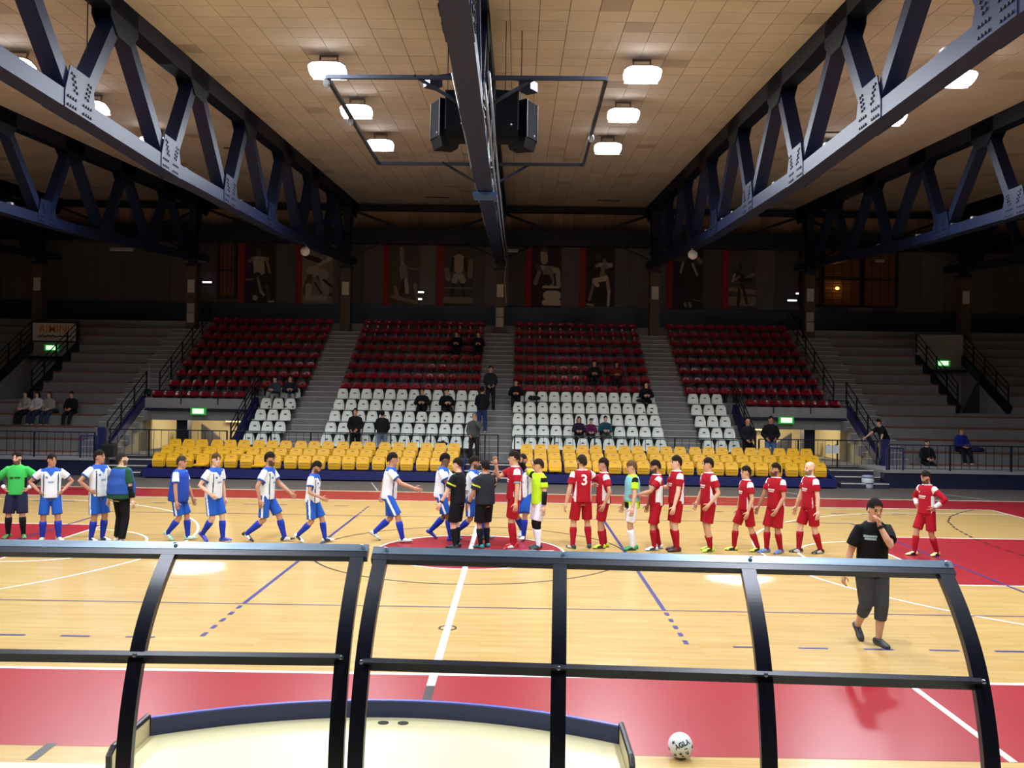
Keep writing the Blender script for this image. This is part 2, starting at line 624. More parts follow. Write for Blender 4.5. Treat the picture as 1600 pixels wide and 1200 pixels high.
# upper portals
for a, b in UP:
    MB().box(a, b, 22.8, 22.95, 2.3, 5.9).build('portal_fascia', CONC, stand)
    MB().box(a, b, yt(5) - .02, 22.9, 2.25, 2.45).build('portal_floor', CONC_D, stand)
    for x in (a, b):
        MB().prism([(x - .06, yt(5), 2.45), (x - .06, 22.85, 2.45), (x - .06, 22.85, zr(9) + .45), (x - .06, yt(5), zr(4) + .45)], (.12, 0, 0)).build('cheek_wall', CONC, stand)
    MB().box(a, b, 22.3, 22.82, 4.2, 4.32).build('portal_lintel', NAVY_D, stand)
    MB().prism([(a + .1, 21.2, 2.45), (a + 1.3, 21.2, 2.45), (b - .1, 21.2, 3.9), (b - .1, 21.2, 2.45)], (0, .1, 0)).build('stair_flank', mat('2C2A30', .8), stand)

# ------------------------------------------------------------------ columns
for k in range(-3, 4):
    x = 7.25 * k
    t = tag(obj('column', None, None, (x, 24.75, zr(12) - .02)), '%s concrete column with dark steel top at the head of the stand, %s' % (('leftmost', 'second', 'third', 'central', 'fifth', 'sixth', 'rightmost')[k + 3], 'below the centre truss' if k == 0 else 'counted from the left' if abs(k) < 3 else 'near the picture edge'), 'column', 'columns along the top of the stand')
    MB().box(-.23, .23, -.23, .23, -.4, 3.0).build('shaft', mat('54493F', .9, noise=.2, scale=3), t)
    st = MB().box(-.16, .16, -.16, .16, 3.0, 6.15)
    st.box(-.3, .3, -.2, .2, 3.0, 3.12)
    st.box(-.24, .24, -.24, .24, 3.9, 4.0)
    st.build('steel_post', NAVY_D, t)
    for s in (-1, 1):
        MB().bar((s * .15, 1.5, 6.0), (s * 3.62, 1.5, 4.75), .09, .12).build('brace', NAVY_D, t)
        MB().bar((s * .15, 0, 3.6), (s * 1.9, .9, 4.55), .06, .06).build('knee_brace', NAVY_D, t)
    n = MB().box(-.16, .16, -.25, -.232, 1.75, 2.35)
    n.build('notice', mat('B8B4AC', .7, noise=.75, scale=22), t)
    if k in (0, -2, 2):
        MB().box(-.17, .17, -.25, -.232, .35, .78).build('notice', mat('A9A6A0', .7), t)
        MB().box(-.17, .17, -.25, -.232, .82, 1.25).build('notice', mat('9B9994', .7, noise=.2, scale=14), t)

# ------------------------------------------------------------------ trusses
def knots(y, K):
    if y <= K[0][0]:
        return K[0][1]
    for (a, za), (b, zb_) in zip(K, K[1:]):
        if y <= b:
            return za + (zb_ - za) * (y - a) / (b - a)
    return K[-1][1]


KB = [(-30, 8.05), (3, 8.07), (13, 8.40), (27, 9.35)]
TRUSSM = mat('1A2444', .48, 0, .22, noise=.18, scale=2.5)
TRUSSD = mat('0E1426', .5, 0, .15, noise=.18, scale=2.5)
names = {-3: 'far-left steel truss by the picture edge', -2: 'outer left steel truss in the shade', -1: 'navy lattice roof truss left of the centre, lit by floodlights', 0: 'central steel truss carrying loudspeakers and the hanging frame',
         1: 'navy lattice roof truss right of the centre, lit by floodlights', 2: 'outer right steel truss in the shade', 3: 'far-right steel truss by the picture edge'}
nodesB = [2.9 + 4.2 * k for k in range(-4, 6)]


def gus():
    g = MB()
    P = [(-.56, -.16), (.56, -.16), (.56, .12), (.4, .62), (.1, .62), (-.1, .62), (-.4, .62), (-.56, .12)]
    for sx in (-.205, .185):
        g.prism([(sx, y, z) for y, z in P], (.02, 0, 0))
    return g.mesh('gusset_plate', TRUSSM)


def bolts():
    g = MB()
    B = [(y, z) for z in (-.09, .06) for y in (-.46, -.37, -.28, -.19, .1, .19, .28, .37)]
    for s in (-1, 1):
        for k in range(4):
            B += [(s * (.2 + k * .035) - .03, .22 + k * .09), (s * (.2 + k * .035) + .06, .2 + k * .09)]
    for sx in (-1, 1):
        for y, z in B:
            c = [(sx * .207, y + .026 * math.cos(a * 1.0472), z + .026 * math.sin(a * 1.0472)) for a in range(6)]
            g.prism(c, (sx * .018, 0, 0))
    return g.mesh('bolts', mat('0D1222', .6))


def topg():
    g = MB()
    P = [(-.62, .18), (.62, .18), (.62, -.3), (.3, -.6), (-.3, -.6), (-.62, -.3)]
    for sx in (-.19, .17):
        g.prism([(sx, y, z) for y, z in P], (.02, 0, 0))
    return g.mesh('top_gusset', TRUSSD)


GU, BO, TG = gus(), bolts(), topg()
for k in range(-3, 4):
    x = 7.25 * k
    t = tag(obj('roof_truss', None, None, (x, 0, 0)), names[k], 'truss', 'roof trusses')
    ys = [-15, -8, 3, 8, 13, 20, 26.4]
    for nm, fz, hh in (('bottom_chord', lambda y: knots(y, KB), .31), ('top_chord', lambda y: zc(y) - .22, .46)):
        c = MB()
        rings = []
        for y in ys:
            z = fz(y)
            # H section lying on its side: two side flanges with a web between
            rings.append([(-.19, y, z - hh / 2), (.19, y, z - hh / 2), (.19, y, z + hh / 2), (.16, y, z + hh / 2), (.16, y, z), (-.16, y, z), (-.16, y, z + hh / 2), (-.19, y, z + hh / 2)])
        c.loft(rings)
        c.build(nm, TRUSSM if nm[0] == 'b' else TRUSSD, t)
    for yb in nodesB:
        yu = yb + 1.75
        zb_, zu = knots(yb, KB), zc(yu) - .2
        zu0 = zc(yu - 4.2) - .2
        MB().bar((0, yb + .2, zb_ + .12), (0, yu - .12, zu - .15), .32, .27).build('diagonal', TRUSSM, t)
        MB().bar((0, yb - .2, zb_ + .12), (0, yu - 4.2 + .12, zu0 - .15), .32, .27).build('diagonal', TRUSSM, t)
        if -6 < yb:
            g = obj('gusset_plate', GU, t, (0, yb, zb_))
            if yb < 18:
                tag(obj('bolts', BO, g), kind='stuff')
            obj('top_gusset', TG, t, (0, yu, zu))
    for j, yj in enumerate((-4.2, .9, 4.6, 8.9, 10.2, 12.6, 15.9)):
        if k:
            MB().box(-.12, .02, -.05, .09, 0, .1).build('junction_box', mat('C8CCD0', .5), t, loc=(0, yj + .3 * k, knots(yj, KB) + .15))
    if k == -1:
        MB().tube([(-.05, -.6, 10.4), (-.04, -.62, 9.4), (-.1, -.6, 8.9)], .012, 5).build('cable', mat('2A1E1A', .7), t)
    if k == 0:
        for dx, z0 in ((.26, -.05), (.33, .12), (-.25, .1)):
            MB().tube([(dx, y, knots(y, KB) + z0) for y in (-3, 3, 8, 13, 20, 26)], .025, 6).build('conduit', mat('8F99A8', .4, .5), t)
        MB().box(-.3, .3, 4.5, 5.1, 7.86, 7.94).build('clamp_plate', mat('3B5A92', .4, .2), t)
        MB().tube([(.1, 21, 9.0), (.3, 23, 8.9), (.2, 24.0, 8.3), (.3, 24.4, 7.2)], .02, 6).build('conduit', mat('9AA0A8', .5), t)

# ------------------------------------------------------------------ floodlights
LENS = mat('FFFFFF', .4, emit=42, ecol='E9F1FF')
HOUS = mat('8C857C', .6, .1)


def lens_mesh():
    m = MB()
    ring = []
    for z, s in ((.0, 1), (-.04, .97), (-.075, .84), (-.09, .55)):
        r = []
        for k in range(20):
            a = 2 * math.pi * k / 20
            c, s_ = math.cos(a), math.sin(a)
            r.append((.44 * s * math.copysign(abs(c) ** .55, c), .29 * s * math.copysign(abs(s_) ** .55, s_), z))
        ring.append(r)
    return m.loft(ring).mesh('lens', LENS, True)


def housing_mesh():
    m = MB()
    rings = []
    for z, s in ((-.005, 1.26), (.05, 1.2), (.14, .8), (.2, .4)):
        r = []
        for k in range(20):
            a = 2 * math.pi * k / 20
            c, s_ = math.cos(a), math.sin(a)
            r.append((.36 * s * math.copysign(abs(c) ** .5, c), .22 * s * math.copysign(abs(s_) ** .5, s_), z))
        rings.append(r)
    m.loft(rings)
    return m.mesh('housing', HOUS, True)


LM, HM = lens_mesh(), housing_mesh()
VM = MB().box(-.4, .4, .275, .29, -.05, .06).mesh('visor', HOUS)
BM = MB().bar((-.2, 0, .15), (-.2, 0, .4), .03, .04).bar((.2, 0, .15), (.2, 0, .4), .03, .04).bar((-.22, 0, .4), (.22, 0, .4), .05, .03).mesh('bracket', HOUS)
sdat = bpy.data.lights.new('floodlight_beam', 'SPOT')
sdat.energy = LAMP_W
sdat.color = LAMP_COL
sdat.spot_size = math.radians(160)
sdat.spot_blend = .9
sdat.shadow_soft_size = .3
colname = {-10.9: 'far left', -3.65: 'left-centre', 3.65: 'right-centre', 10.9: 'far right'}
for x in (-10.9, -3.65, 3.65, 10.9):
    for j, y in enumerate((3.4, 7.1, 11.3, -3.4, -7.1, -12.2)):
        z = zc(y) - .42
        tilt = math.radians(20 if y > 0 else -12)
        row = ('nearest lamp of the %s line over the court', 'middle lamp of the %s line over the court', 'lamp of the %s line closest to the stand',
               'out of view, first %s lamp behind', 'out of view, second %s lamp behind', 'mirrored in the shelter panes, %s line')[j] % colname[x]
        t = thing('floodlight', 'glowing white floodlight under the ceiling, ' + row, 'floodlight', (x, y, z), 0, 'ceiling floodlights')
        t.rotation_euler = (-tilt, 0, 0)
        obj('lens', LM, t)
        obj('housing', HM, t)
        obj('visor', VM, t)
        obj('bracket', BM, t)
        L = bpy.data.objects.new('floodlight_beam', sdat)
        COL.objects.link(L)
        L.parent = t
        L.location = (0, 0, -.16)

# ------------------------------------------------------------------ seats
YEL = mat('E6B020', .35, noise=.05, scale=6)
YELD = mat('8A5E08', .5)
WHT = mat('DDE3DC', .35, noise=.05, scale=6)
REDS = mat('8A1024', .2, noise=.06, scale=6)
DARK = mat('15161C', .6)


def yellow_back():
    m = MB()
    rings = []
    for z, hw, y in ((.02, .205, .0), (.2, .225, .02), (.34, .215, .05), (.43, .18, .075), (.47, .165, .08), (.48, .15, .082)):
        rings.append([(-hw, y - .02, z), (hw, y - .02, z), (hw * .97, y + .03, z), (-hw * .97, y + .03, z)])
    m.loft(rings)
    m.box(-.05, .05, .031, .05, .375, .387, 1)
    return m.mesh('backrest', [YEL, YELD])


def yellow_pan(folded):
    m = MB()
    if folded:
        rings = []
        for z, hw, y, t in ((.0, .17, -.02, .05), (.03, .185, -.03, .06), (.2, .195, -.03, .06), (.28, .2, -.01, .05), (.3, .19, 0, .03)):
            rings.append([(-hw, y - t, z), (hw, y - t, z), (hw, y, z), (-hw, y, z)])
        m.loft(rings)
        for z in (.1, .2):
            m.box(-.16, .16, -.095, -.085, z, z + .012, 1)
    else:
        rings = []
        for y, hw, z in ((.0, .2, .1), (-.2, .21, .085), (-.36, .205, .09), (-.4, .18, .08)):
            rings.append([(-hw, y, z), (hw, y, z), (hw, y, z + .04), (-hw, y, z + .04)])
        m.loft(rings)
    return m.mesh('seat_pan', [YEL, YELD])


YB, YP, YO = yellow_back(), yellow_pan(True), yellow_pan(False)
YBR = MB().box(-.03, .03, -.02, .05, -.12, .1).mesh('bracket', NAVY_D)
openset = {(0, 0, 3), (0, 0, 7), (1, 0, 1), (1, 0, 2), (0, 2, 1), (0, 2, 3), (0, 2, 4), (0, 2, 5), (1, 0, 5), (1, 2, 19), (1, 2, 20)}
for b, x0 in ((0, -11.45), (1, .98)):
    side = ('left', 'right')[b]
    t = thing('telescopic_stand', 'blue retractable seating platform on the %s of the centre aisle' % side, 'platform', (x0 + 5.2, 12.45, 0), 0, 'blue retractable platforms')
    MB().box(-5.28, 5.28, 0, .06, .05, .33).build('front_panel', BLUE, t)
    for r in range(3):
        MB().box(-5.28, 5.28, .03 + .7 * r, 2.28, .04 if r == 0 else .2 + .19 * (r - 1), .24 + .19 * r).build('deck', mat('20286A', .5), t)
    for e in (-5.31, 5.31):
        MB().prism([(e - .03, 0, .03), (e - .03, 2.28, .03), (e - .03, 2.28, .66), (e - .03, 1.4, .6), (e - .03, 0, .3)], (.06, 0, 0)).build('side_panel', BLUE, t)
    for r in range(3):
        for k in range(21):
            x = x0 + (k // 3) * 1.485 + (k % 3) * .475 + .25
            nm = ('front', 'middle', 'top')[r]
            q = thing('folding_seat', 'yellow folding seat, %s from left in %s row of the %s platform' % (ORD[k], nm, side), 'seat', (x, 12.86 + .7 * r, .35 + .19 * r), 0, 'yellow seats on the %s platform' % side)
            obj('backrest', YB, q)
            obj('seat_pan', YO if (b, r, k) in openset else YP, q)
            obj('bracket', YBR, q)


def bucket(hb, m):
    b = MB()
    st = [(-.43, .19, .0, .015), (-.40, .205, .02, .03), (-.2, .215, .0, .035), (-.06, .215, .01, .035), (.0, .215, .06, .035), (.035, .21, hb * .5, .03), (.06, .175, hb * .82, .03), (.07, .15, hb * .96, .028), (.072, .11, hb, .02)]
    rings = []
    for i, (y, hw, z, th) in enumerate(st):
        a, c = st[max(i - 1, 0)], st[min(i + 1, len(st) - 1)]
        d = Vector((0, c[0] - a[0], c[2] - a[2])).normalized()
        n = Vector((0, -d.z, d.y))
        dish = .025
        r = []
        for f in (-1, -.6, .6, 1):
            e = dish if abs(f) == 1 else 0
            r.append((f * hw, y + n.y * e, z + n.z * e))
        for f in (1, -1):
            r.append((f * hw, y - n.y * th + n.y * dish, z - n.z * th + n.z * dish))
        rings.append(r)
    b.loft(rings)
    b.box(-.05, .05, .02, .1, hb * .55, hb * .55 + .035, 1)
    b.box(-.04, .04, -.3, -.05, -.40, -.02, 1)
    return b.mesh('stadium_seat', [m, DARK], False)


WB, RB = bucket(.42, WHT), bucket(.26, REDS)
BL = [('far-left', -13.6, 12), ('left-centre', -6.45, 12), ('right-centre', .68, 12), ('far-right', 7.75, 12)]
PIT = .483
nred = 0
rest = MB()


def seat(me, x, i, lab, grp):
    o = obj('white_seat' if me is WB else 'red_seat', me, None, (x, 15.96 + .75 * i, zr(i) + (.36 if me is WB else .36)))
    tag(o, lab, 'seat', grp)


for i in range(5):
    for nm, x0, n in BL:
        x = x0
        if nm in ('far-left', 'far-right'):
            x = -9.35 if nm == 'far-left' else 7.75
            n = 3
        for k in range(n):
            if nm == 'left-centre' and i == 0 and k in (3, 8):
                pass
            seat(WB, x + PIT * (k + .5), i, 'white plastic seat, %s from left in %s white row up, %s block' % (ORD[k], ORD[i], nm), 'white seats of the %s block' % nm)
for i in range(4, 13):
    for nm, x0, n in BL:
        if i == 4:
            if nm == 'far-left':
                x0, n = -14.0, 8
            elif nm == 'far-right':
                x0, n = 10.1, 8
            else:
                continue
        for k in range(n):
            x = x0 + PIT * (k + .5)
            if i <= 10:
                seat(RB, x, i, 'red plastic seat, %s from left in %s red row up, %s block' % (ORD[k], ORD[i - 4], nm), 'red seats of the %s block' % nm)
            else:
                o = len(rest.v)
                rest.add([(v.co.x + x, v.co.y + 15.96 + .75 * i, v.co.z + zr(i) + .36) for v in RB.vertices], [list(p.vertices) for p in RB.polygons])
tag(rest.build('stadium_seats', REDS), 'dim red plastic seats filling the two topmost rows of the stand', 'seats', kind='stuff')

# ------------------------------------------------------------------ railings
RAILM = mat('11141F', .5, .3)


def railing(label, pts, hgt=.95, n_post=6, rails=(1.0, .5), bars=0, m=None, r=.022, group='dark railings'):
    pts = [Vector(p) for p in pts]
    t = thing('railing', label, 'railing', pts[0], 0, group)
    m = m or RAILM
    P = [p - pts[0] for p in pts]
    for f in rails:
        MB().tube([p + Vector((0, 0, hgt * f)) for p in P], r, 6).build('rail', m, t)
    L = [0]
    for a, b in zip(P, P[1:]):
        L.append(L[-1] + (b - a).length)

    def pos(s):
        for i in range(len(P) - 1):
            if s <= L[i + 1] + 1e-6:
                return P[i].lerp(P[i + 1], (s - L[i]) / max(1e-6, L[i + 1] - L[i]))
        return P[-1]
    for k in range(n_post):
        p = pos(L[-1] * k / (n_post - 1))
        MB().bar(p, p + Vector((0, 0, hgt)), r * 2.2, r * 2.2, (0, 1, 0)).build('post', m, t)
    if bars:
        mb = MB()
        n = int(L[-1] / bars)
        for k in range(1, n):
            p = pos(L[-1] * k / n)
            mb.bar(p + Vector((0, 0, .06)), p + Vector((0, 0, hgt)), .014, .014, (0, 1, 0))
        tag(mb.build('bars', m, t), kind='stuff')
        MB().tube([p + Vector((0, 0, .06)) for p in P], .012, 5).build('rail', m, t)
    return t


for s, sd in ((-1, 'left'), (1, 'right')):
    railing('dark barred railing before the white seats, %s of the centre aisle' % sd, [(s * .8, 15.15, .5), (s * 9.5, 15.15, .5)], .98, 7, (1,), .26)
    railing('dark barred railing before the lit %s portal' % sd, [(s * 9.65, 15.15, .5), (s * 13.9, 15.15, .5)], .98, 4, (1,), .26)
    railing('long dark blue barred railing before the %s wooden benches' % sd, [(s * 13.5, 13.12, .6), (s * 28, 13.12, .6)], .86, 8, (1,), .27, NAVY_D)
    railing('low dark railing above the %s portal lintel' % sd, [(s * 9.6, 18.32, zr(4) + .05), (s * 14, 18.32, zr(4) + .05)], .55, 4, (1,))
    railing('sloping railing on the outer edge of the %s portal' % sd, [(s * 14.05, 15.25, .85), (s * 14.05, 18.6, 2.75)], .9, 4, (1, .6, .25))
    railing('sloping railing on the inner edge of the %s portal' % sd, [(s * 9.55, 15.25, .85), (s * 9.55, 18.6, 2.75)], .9, 5, (1, .75, .5, .25))
    railing('long sloping railing beside the stairs outside the %s red block' % sd, [(s * 13.72, yt(5), zr(5)), (s * 13.72, yt(13), zr(13))], .9, 6, (1, .65, .3))
    a, b = UP[0] if s < 0 else UP[1]
    for x, e in ((a, 'left'), (b, 'right')):
        railing('sloping railing on the %s edge of the upper %s portal' % (e, sd), [(x, yt(5), zr(4) + .5), (x, 22.85, zr(10) + .2)], .85, 5, (1, .7, .4))
        MB().bar((x, yt(5) - .1, zr(4) + .3), (x, 22.9, zr(10) - .05), .16, .34).build('stringer', NAVY_D, stand)
    railing('short railing across the top of the upper %s portal' % sd, [(a, 22.9, zr(10) + .2), (b, 22.9, zr(10) + .2)], .85, 3, (1, .5))
    # dark blue stringers beside the lower portals
    for x in (s * 14.05, s * 9.55):
        MB().bar((x, 15.15, .6), (x, 18.5, 2.5), .16, .42).build('stringer', mat('161D55', .5), stand)
    MB().box(min(s * 14.0, s * 14.25), max(s * 14.0, s * 14.25), 14.9, 15.2, 0, 1.55).build('newel_post', mat('161D55', .5), stand)
    # gate panel of upright bars beside the newel
    railing('dark blue barred gate beside the newel post of the %s portal' % sd, [(s * 13.4, 13.05, .05), (s * 13.95, 13.05, .05)], 1.3, 2, (1,), .11, mat('161D55', .5))
    # steps up to the walkway at the platform ends
    x0, x1 = sorted((s * 11.75, s * 13.35))
    m = MB()
    for k in range(3):
        m.box(x0, x1, 12.7 + .6 * k, 14.8, 0, .17 * (k + 1))
        m.box(x0, x1, 12.695 + .6 * k, 12.76 + .6 * k, .17 * (k + 1) - .02, .17 * (k + 1) + .004, 1)
    st = m.build('access_steps', [mat('26283A', .7), EDGE])
    tag(st, 'short dark steps with pale edges at the %s end of the yellow seats' % sd, 'steps', 'steps to the walkway')
m = MB()
for k in range(3):
    m.box(-.9, .85, 12.7 + .6 * k, 14.8, 0, .17 * (k + 1))
    m.box(-.9, .85, 12.695 + .6 * k, 12.76 + .6 * k, .17 * (k + 1) - .02, .17 * (k + 1) + .004, 1)
tag(m.build('access_steps', [mat('26283A', .7), EDGE]), 'short dark steps with pale edges between the two yellow seat platforms', 'steps', 'steps to the walkway')
railing('short dark railing across the centre aisle', [(-.75, 15.15, .5), (.2, 15.15, .5)], .98, 3, (1,), .24)

# ------------------------------------------------------------------ exit signs, tube reflections and corridor lamps
GRN = mat('CFFFD0', .5, emit=2.2, ecol='C8FFC0')
GRN_E = mat('2FA040', .5, emit=.8)
for lab, p in (('glowing green exit sign above the lower left portal', (-11.77, 18.15, 2.1)), ('glowing green exit sign above the lower right portal', (11.52, 18.15, 2.1)),
               ('small glowing exit sign below the orange lettered board', (-20.05, 22.7, 4.72)), ('small glowing exit sign in the upper right portal', (19.84, 22.7, 4.62))):
    t = thing('exit_sign', lab, 'sign', p, 0, 'exit signs')
    MB().box(-.3, .3, -.06, .04, -.15, .13).build('case', GRN_E, t)
    MB().box(-.22, .22, -.07, -.055, -.1, .09).build('face', GRN, t)
TUBE_REFL = mat('F4F8FF', .5, emit=5)  # not lamps: tubes mirrored in windows, painted in as glowing bars
for lab, p, w2 in (('small glowing tube-lamp reflection on the wall left of the striped-shirt poster', (-14.75, 27.4, 8.3), .22), ('small glowing tube-lamp reflection between the two left-centre posters', (-4.01, 27.3, 7.94), .14),
                   ('tiny glowing lamp reflection just below the one between posters', (-4.05, 27.3, 7.6), .09), ('small glowing tube-lamp reflection left of the lit louvre window', (14.5, 27.3, 7.8), .22),
                   ('small glowing corner reflection of a lamp by the sixth column', (14.75, 27.3, 8.15), .06)):
    t = thing('tube_reflection', lab, 'lamp', p, 0, 'glowing reflections of tube lamps')
    MB().box(-w2, w2, -.05, 0, -.03, .04).build('tube', TUBE_REFL, t)
    MB().box(-w2 - .03, w2 + .03, 0, .06, -.05, .06).build('case', DARK, t)
for s in (-1, 1):
    d = bpy.data.lights.new('portal_lamp', 'POINT')
    d.energy = 480
    d.color = (1, .84, .55)
    d.shadow_soft_size = .15
    t = thing('ceiling_lamp', 'lit corridor lamp inside the %s portal' % ('left' if s < 0 else 'right'), 'lamp', (s * 11.2, 19.9, 2.1), 0, 'corridor lamps')
    MB().box(-.5, .5, -.08, .08, -.06, 0).build('tube', mat('FFF0C8', .5, emit=4), t)
    MB().box(-.55, .55, -.1, .1, 0, .03).build('case', WHITE, t)
    o = bpy.data.objects.new('portal_lamp', d)
    COL.objects.link(o)
    o.parent = t
    o.location = (0, 0, -.25)

# louvred windows
SLAT = mat('6B5138', .6)
for n, (x0, x1, lit) in enumerate(((14.95, 15.95, 0), (16.1, 17.95, 1), (18.1, 19.75, 0), (-14.2, -13.35, 0))):
    wn = tag(obj('window_%d' % (n + 1), None, None, ((x0 + x1) / 2, 27.56, 7.55)), 'louvred window %s in the dark back wall' % ('lit orange from behind' if lit else ('just left of the lit one', '', 'just right of the lit one', 'beside the far-left poster')[n]), 'window', kind='structure')
    hw = (x1 - x0) / 2
    MB().box(-hw, hw, -.02, 0, 0, 2.9).build('pane', mat('8A5A24', .4, noise=.3, scale=2), wn)
    sl = MB().box(-hw + .02, hw - .02, -.14, -.1, 0, .03).mesh('slat', SLAT)
    for k in range(24):
        obj('slat', sl, wn, (0, 0, .06 + k * .12), (.5, 0, 0))
    f = MB()
    for xx in (-hw, hw):
        f.box(xx - .05, xx + .05, -.18, 0, 0, 2.95)
    for z in (0, 1.35, 2.9):
        f.box(-hw, hw, -.18, 0, z - .03, z + .05)
    for k in range(1, 4):
        f.box(-hw + k * hw / 2 - .01, -hw + k * hw / 2 + .01, -.17, -.14, 0, 2.9)
    f.build('window_frame', DARK, wn)
    if lit:
        d = bpy.data.lights.new('window_lamp', 'POINT')
        d.energy = 5
        d.color = (1, .55, .15)
        d.shadow_soft_size = .05
        t = thing('wall_lamp', 'small orange lamp glowing at the lit louvre window', 'lamp', (16.75, 27.33, 8.45))
        MB().ell((0, 0, 0), .1, .06, .08, 10, 6).build('bulb', mat('FFD080', .5, emit=9, ecol='FFB040'), t, True)
        MB().box(-.05, .05, .04, .1, -.03, .03).build('holder', DARK, t)
        o = bpy.data.objects.new('window_lamp', d)
        COL.objects.link(o)
        o.parent = t
        o.location = (0, -.12, 0)

# ------------------------------------------------------------------ lettered board
t = thing('sign_board', 'white board with orange lettering above the upper left portal', 'sign', (-19.95, 22.72, 5.42))
MB().box(-1.0, 1.0, 0, .05, -.42, .42).build('board', mat('C8C4BC', .7), t)
fr = MB()
for a in ((-1.04, 1.04, .4, .46), (-1.04, 1.04, -.46, -.4), (-1.04, -.98, -.46, .46), (.98, 1.04, -.46, .46)):
    fr.box(a[0], a[1], -.02, .06, a[2], a[3])
fr.build('frame', NAVY_D, t)
o = obj('lettering', text_mesh('RIMINI', .47, mat('D07A22', .7), .004, .004), t, (0, -.012, .12), (math.pi / 2, 0, 0))
sq = MB()
for k in range(13):
    x = -.72 + k * .11
    sq.bar((x, -.008, -.2 + R.uniform(-.03, .03)), (x + .13, -.008, -.16 + R.uniform(-.05, .05)), .01, .045, (0, 0, 1))
sq.bar((-.85, -.008, -.24), (.8, -.008, -.19), .01, .02)
sq.build('script_line', mat('2A3550', .7), t)

# ------------------------------------------------------------------ posters
GT = [mat(c, .8, noise=.2, scale=3) for c in ('2A272C', '4C4644', '7E756C', 'A0968A', 'BAB0A2')]
POSTERS = [
    ('tall poster of a footballer in a striped shirt with ball', 0, [(.45, .86, .45, .8, .07, 1), (.25, .74, .7, .74, .08, 2), (.38, .72, .42, .5, .13, 3), (.52, .74, .56, .52, .08, 3), (.22, .72, .12, .7, .04, 2), (.7, .72, .8, .52, .04, 2), (.4, .47, .62, .36, .1, 0), (.42, .42, .52, .2, .045, 2), (.52, .2, .62, .14, .04, 3), (.34, .09, .34, .09, .09, 3), (.05, .39, .25, .4, .02, 2), (.7, .3, .8, .04, .05, 1), (.78, .03, .95, .03, .03, 3)]),
    ('tall pale poster of athletes wrestling for a ball', 2, [(.1, .8, .55, .72, .08, 0), (.2, .55, .85, .75, .06, 3), (.85, .75, .9, .82, .08, 4), (.3, .55, .7, .5, .16, 3), (.25, .45, .1, .2, .1, 1), (.5, .45, .95, .15, .06, 1), (.6, .5, .8, .2, .1, 3), (.2, .3, .2, .1, .1, 3), (.7, .4, .95, .3, .04, 0), (.3, .1, .75, .1, .08, 3), (.42, .35, .62, .18, .03, 0)]),
    ('tall grey poster of a leaping basketball player', 1, [(.4, .95, .42, .72, .07, 2), (.42, .7, .45, .66, .06, 3), (.45, .62, .5, .45, .13, 2), (.48, .42, .4, .2, .06, 0), (.55, .42, .6, .22, .06, 3), (.2, .3, .3, .1, .06, 2), (.8, .4, .75, .2, .09, 1), (.85, .35, .95, .1, .06, 2), (.1, .15, .9, .05, .06, 2), (.65, .62, .95, .6, .02, 2)]),
    ('tall poster of a standing basketball player in pale kit', 1, [(.5, .9, .5, .86, .055, 0), (.36, .82, .64, .82, .04, 3), (.5, .8, .5, .62, .15, 3), (.3, .8, .26, .6, .05, 0), (.7, .8, .74, .6, .05, 0), (.42, .5, .36, .42, .1, 3), (.58, .5, .64, .42, .1, 3), (.34, .36, .26, .16, .05, 0), (.64, .36, .68, .16, .05, 0), (.05, .1, .95, .1, .1, 2), (.1, .6, .15, .45, .08, 2), (.9, .75, .88, .5, .08, 2), (.05, .3, .95, .3, .02, 2)]),
    ('tall poster of a boxer with raised dark gloves and white trunks', 0, [(.4, .9, .42, .78, .12, 3), (.36, .96, .48, .95, .06, 1), (.3, .66, .85, .62, .1, 3), (.55, .6, .6, .4, .17, 2), (.2, .68, .28, .6, .09, 1), (.24, .58, .12, .4, .07, 2), (.88, .6, .92, .36, .08, 3), (.5, .48, .55, .44, .15, 0), (.4, .34, .9, .34, .04, 4), (.55, .2, .85, .2, .16, 4), (.45, .08, .95, .08, .1, 4)]),
    ('tall poster of a crouching boxer in white shorts', 0, [(.62, .8, .66, .76, .06, 2), (.4, .86, .42, .86, .09, 1), (.5, .72, .85, .72, .08, 3), (.65, .68, .6, .56, .13, 2), (.72, .62, .85, .56, .09, 0), (.35, .7, .5, .74, .05, 3), (.3, .46, .7, .5, .09, 4), (.28, .42, .4, .38, .07, 4), (.25, .38, .12, .14, .05, 2), (.74, .46, .8, .28, .06, 3), (.8, .28, .78, .05, .045, 4), (.05, .06, .25, .05, .04, 3), (.0, .01, .95, .01, .02, 2)]),
    ('tall dark poster of an athlete with arms hanging loose', 0, [(.55, .93, .55, .88, .06, 2), (.1, .85, .9, .8, .1, 1), (.85, .85, .95, .8, .07, 2), (.55, .8, .52, .6, .12, 0), (.34, .78, .26, .62, .04, 3), (.66, .76, .82, .58, .04, 3), (.45, .4, .5, .3, .16, 0), (.42, .1, .44, .06, .05, 2), (.58, .1, .6, .05, .05, 2), (.7, .16, .95, .14, .015, 2)]),
    ('tall poster of a dark figure kicking on a pale ground', 1, [(.1, .15, .95, .15, .16, 2), (.05, .35, .95, .3, .08, 2), (.4, .76, .42, .7, .06, 0), (.3, .6, .45, .55, .14, 0), (.22, .6, .15, .48, .04, 3), (.2, .5, .38, .56, .04, 2), (.5, .5, .9, .6, .05, 2), (.45, .5, .75, .5, .09, 0), (.42, .42, .35, .1, .06, 0), (.5, .42, .66, .12, .045, 0), (.4, .4, .55, .15, .02, 2)]),
]
PX = [(-13.21, -11.34), (-10.32, -8.46), (-5.95, -4.12), (-3.23, -1.4), (1.2, 2.99), (3.92, 5.68), (8.27, 10.06), (11.05, 12.77)]
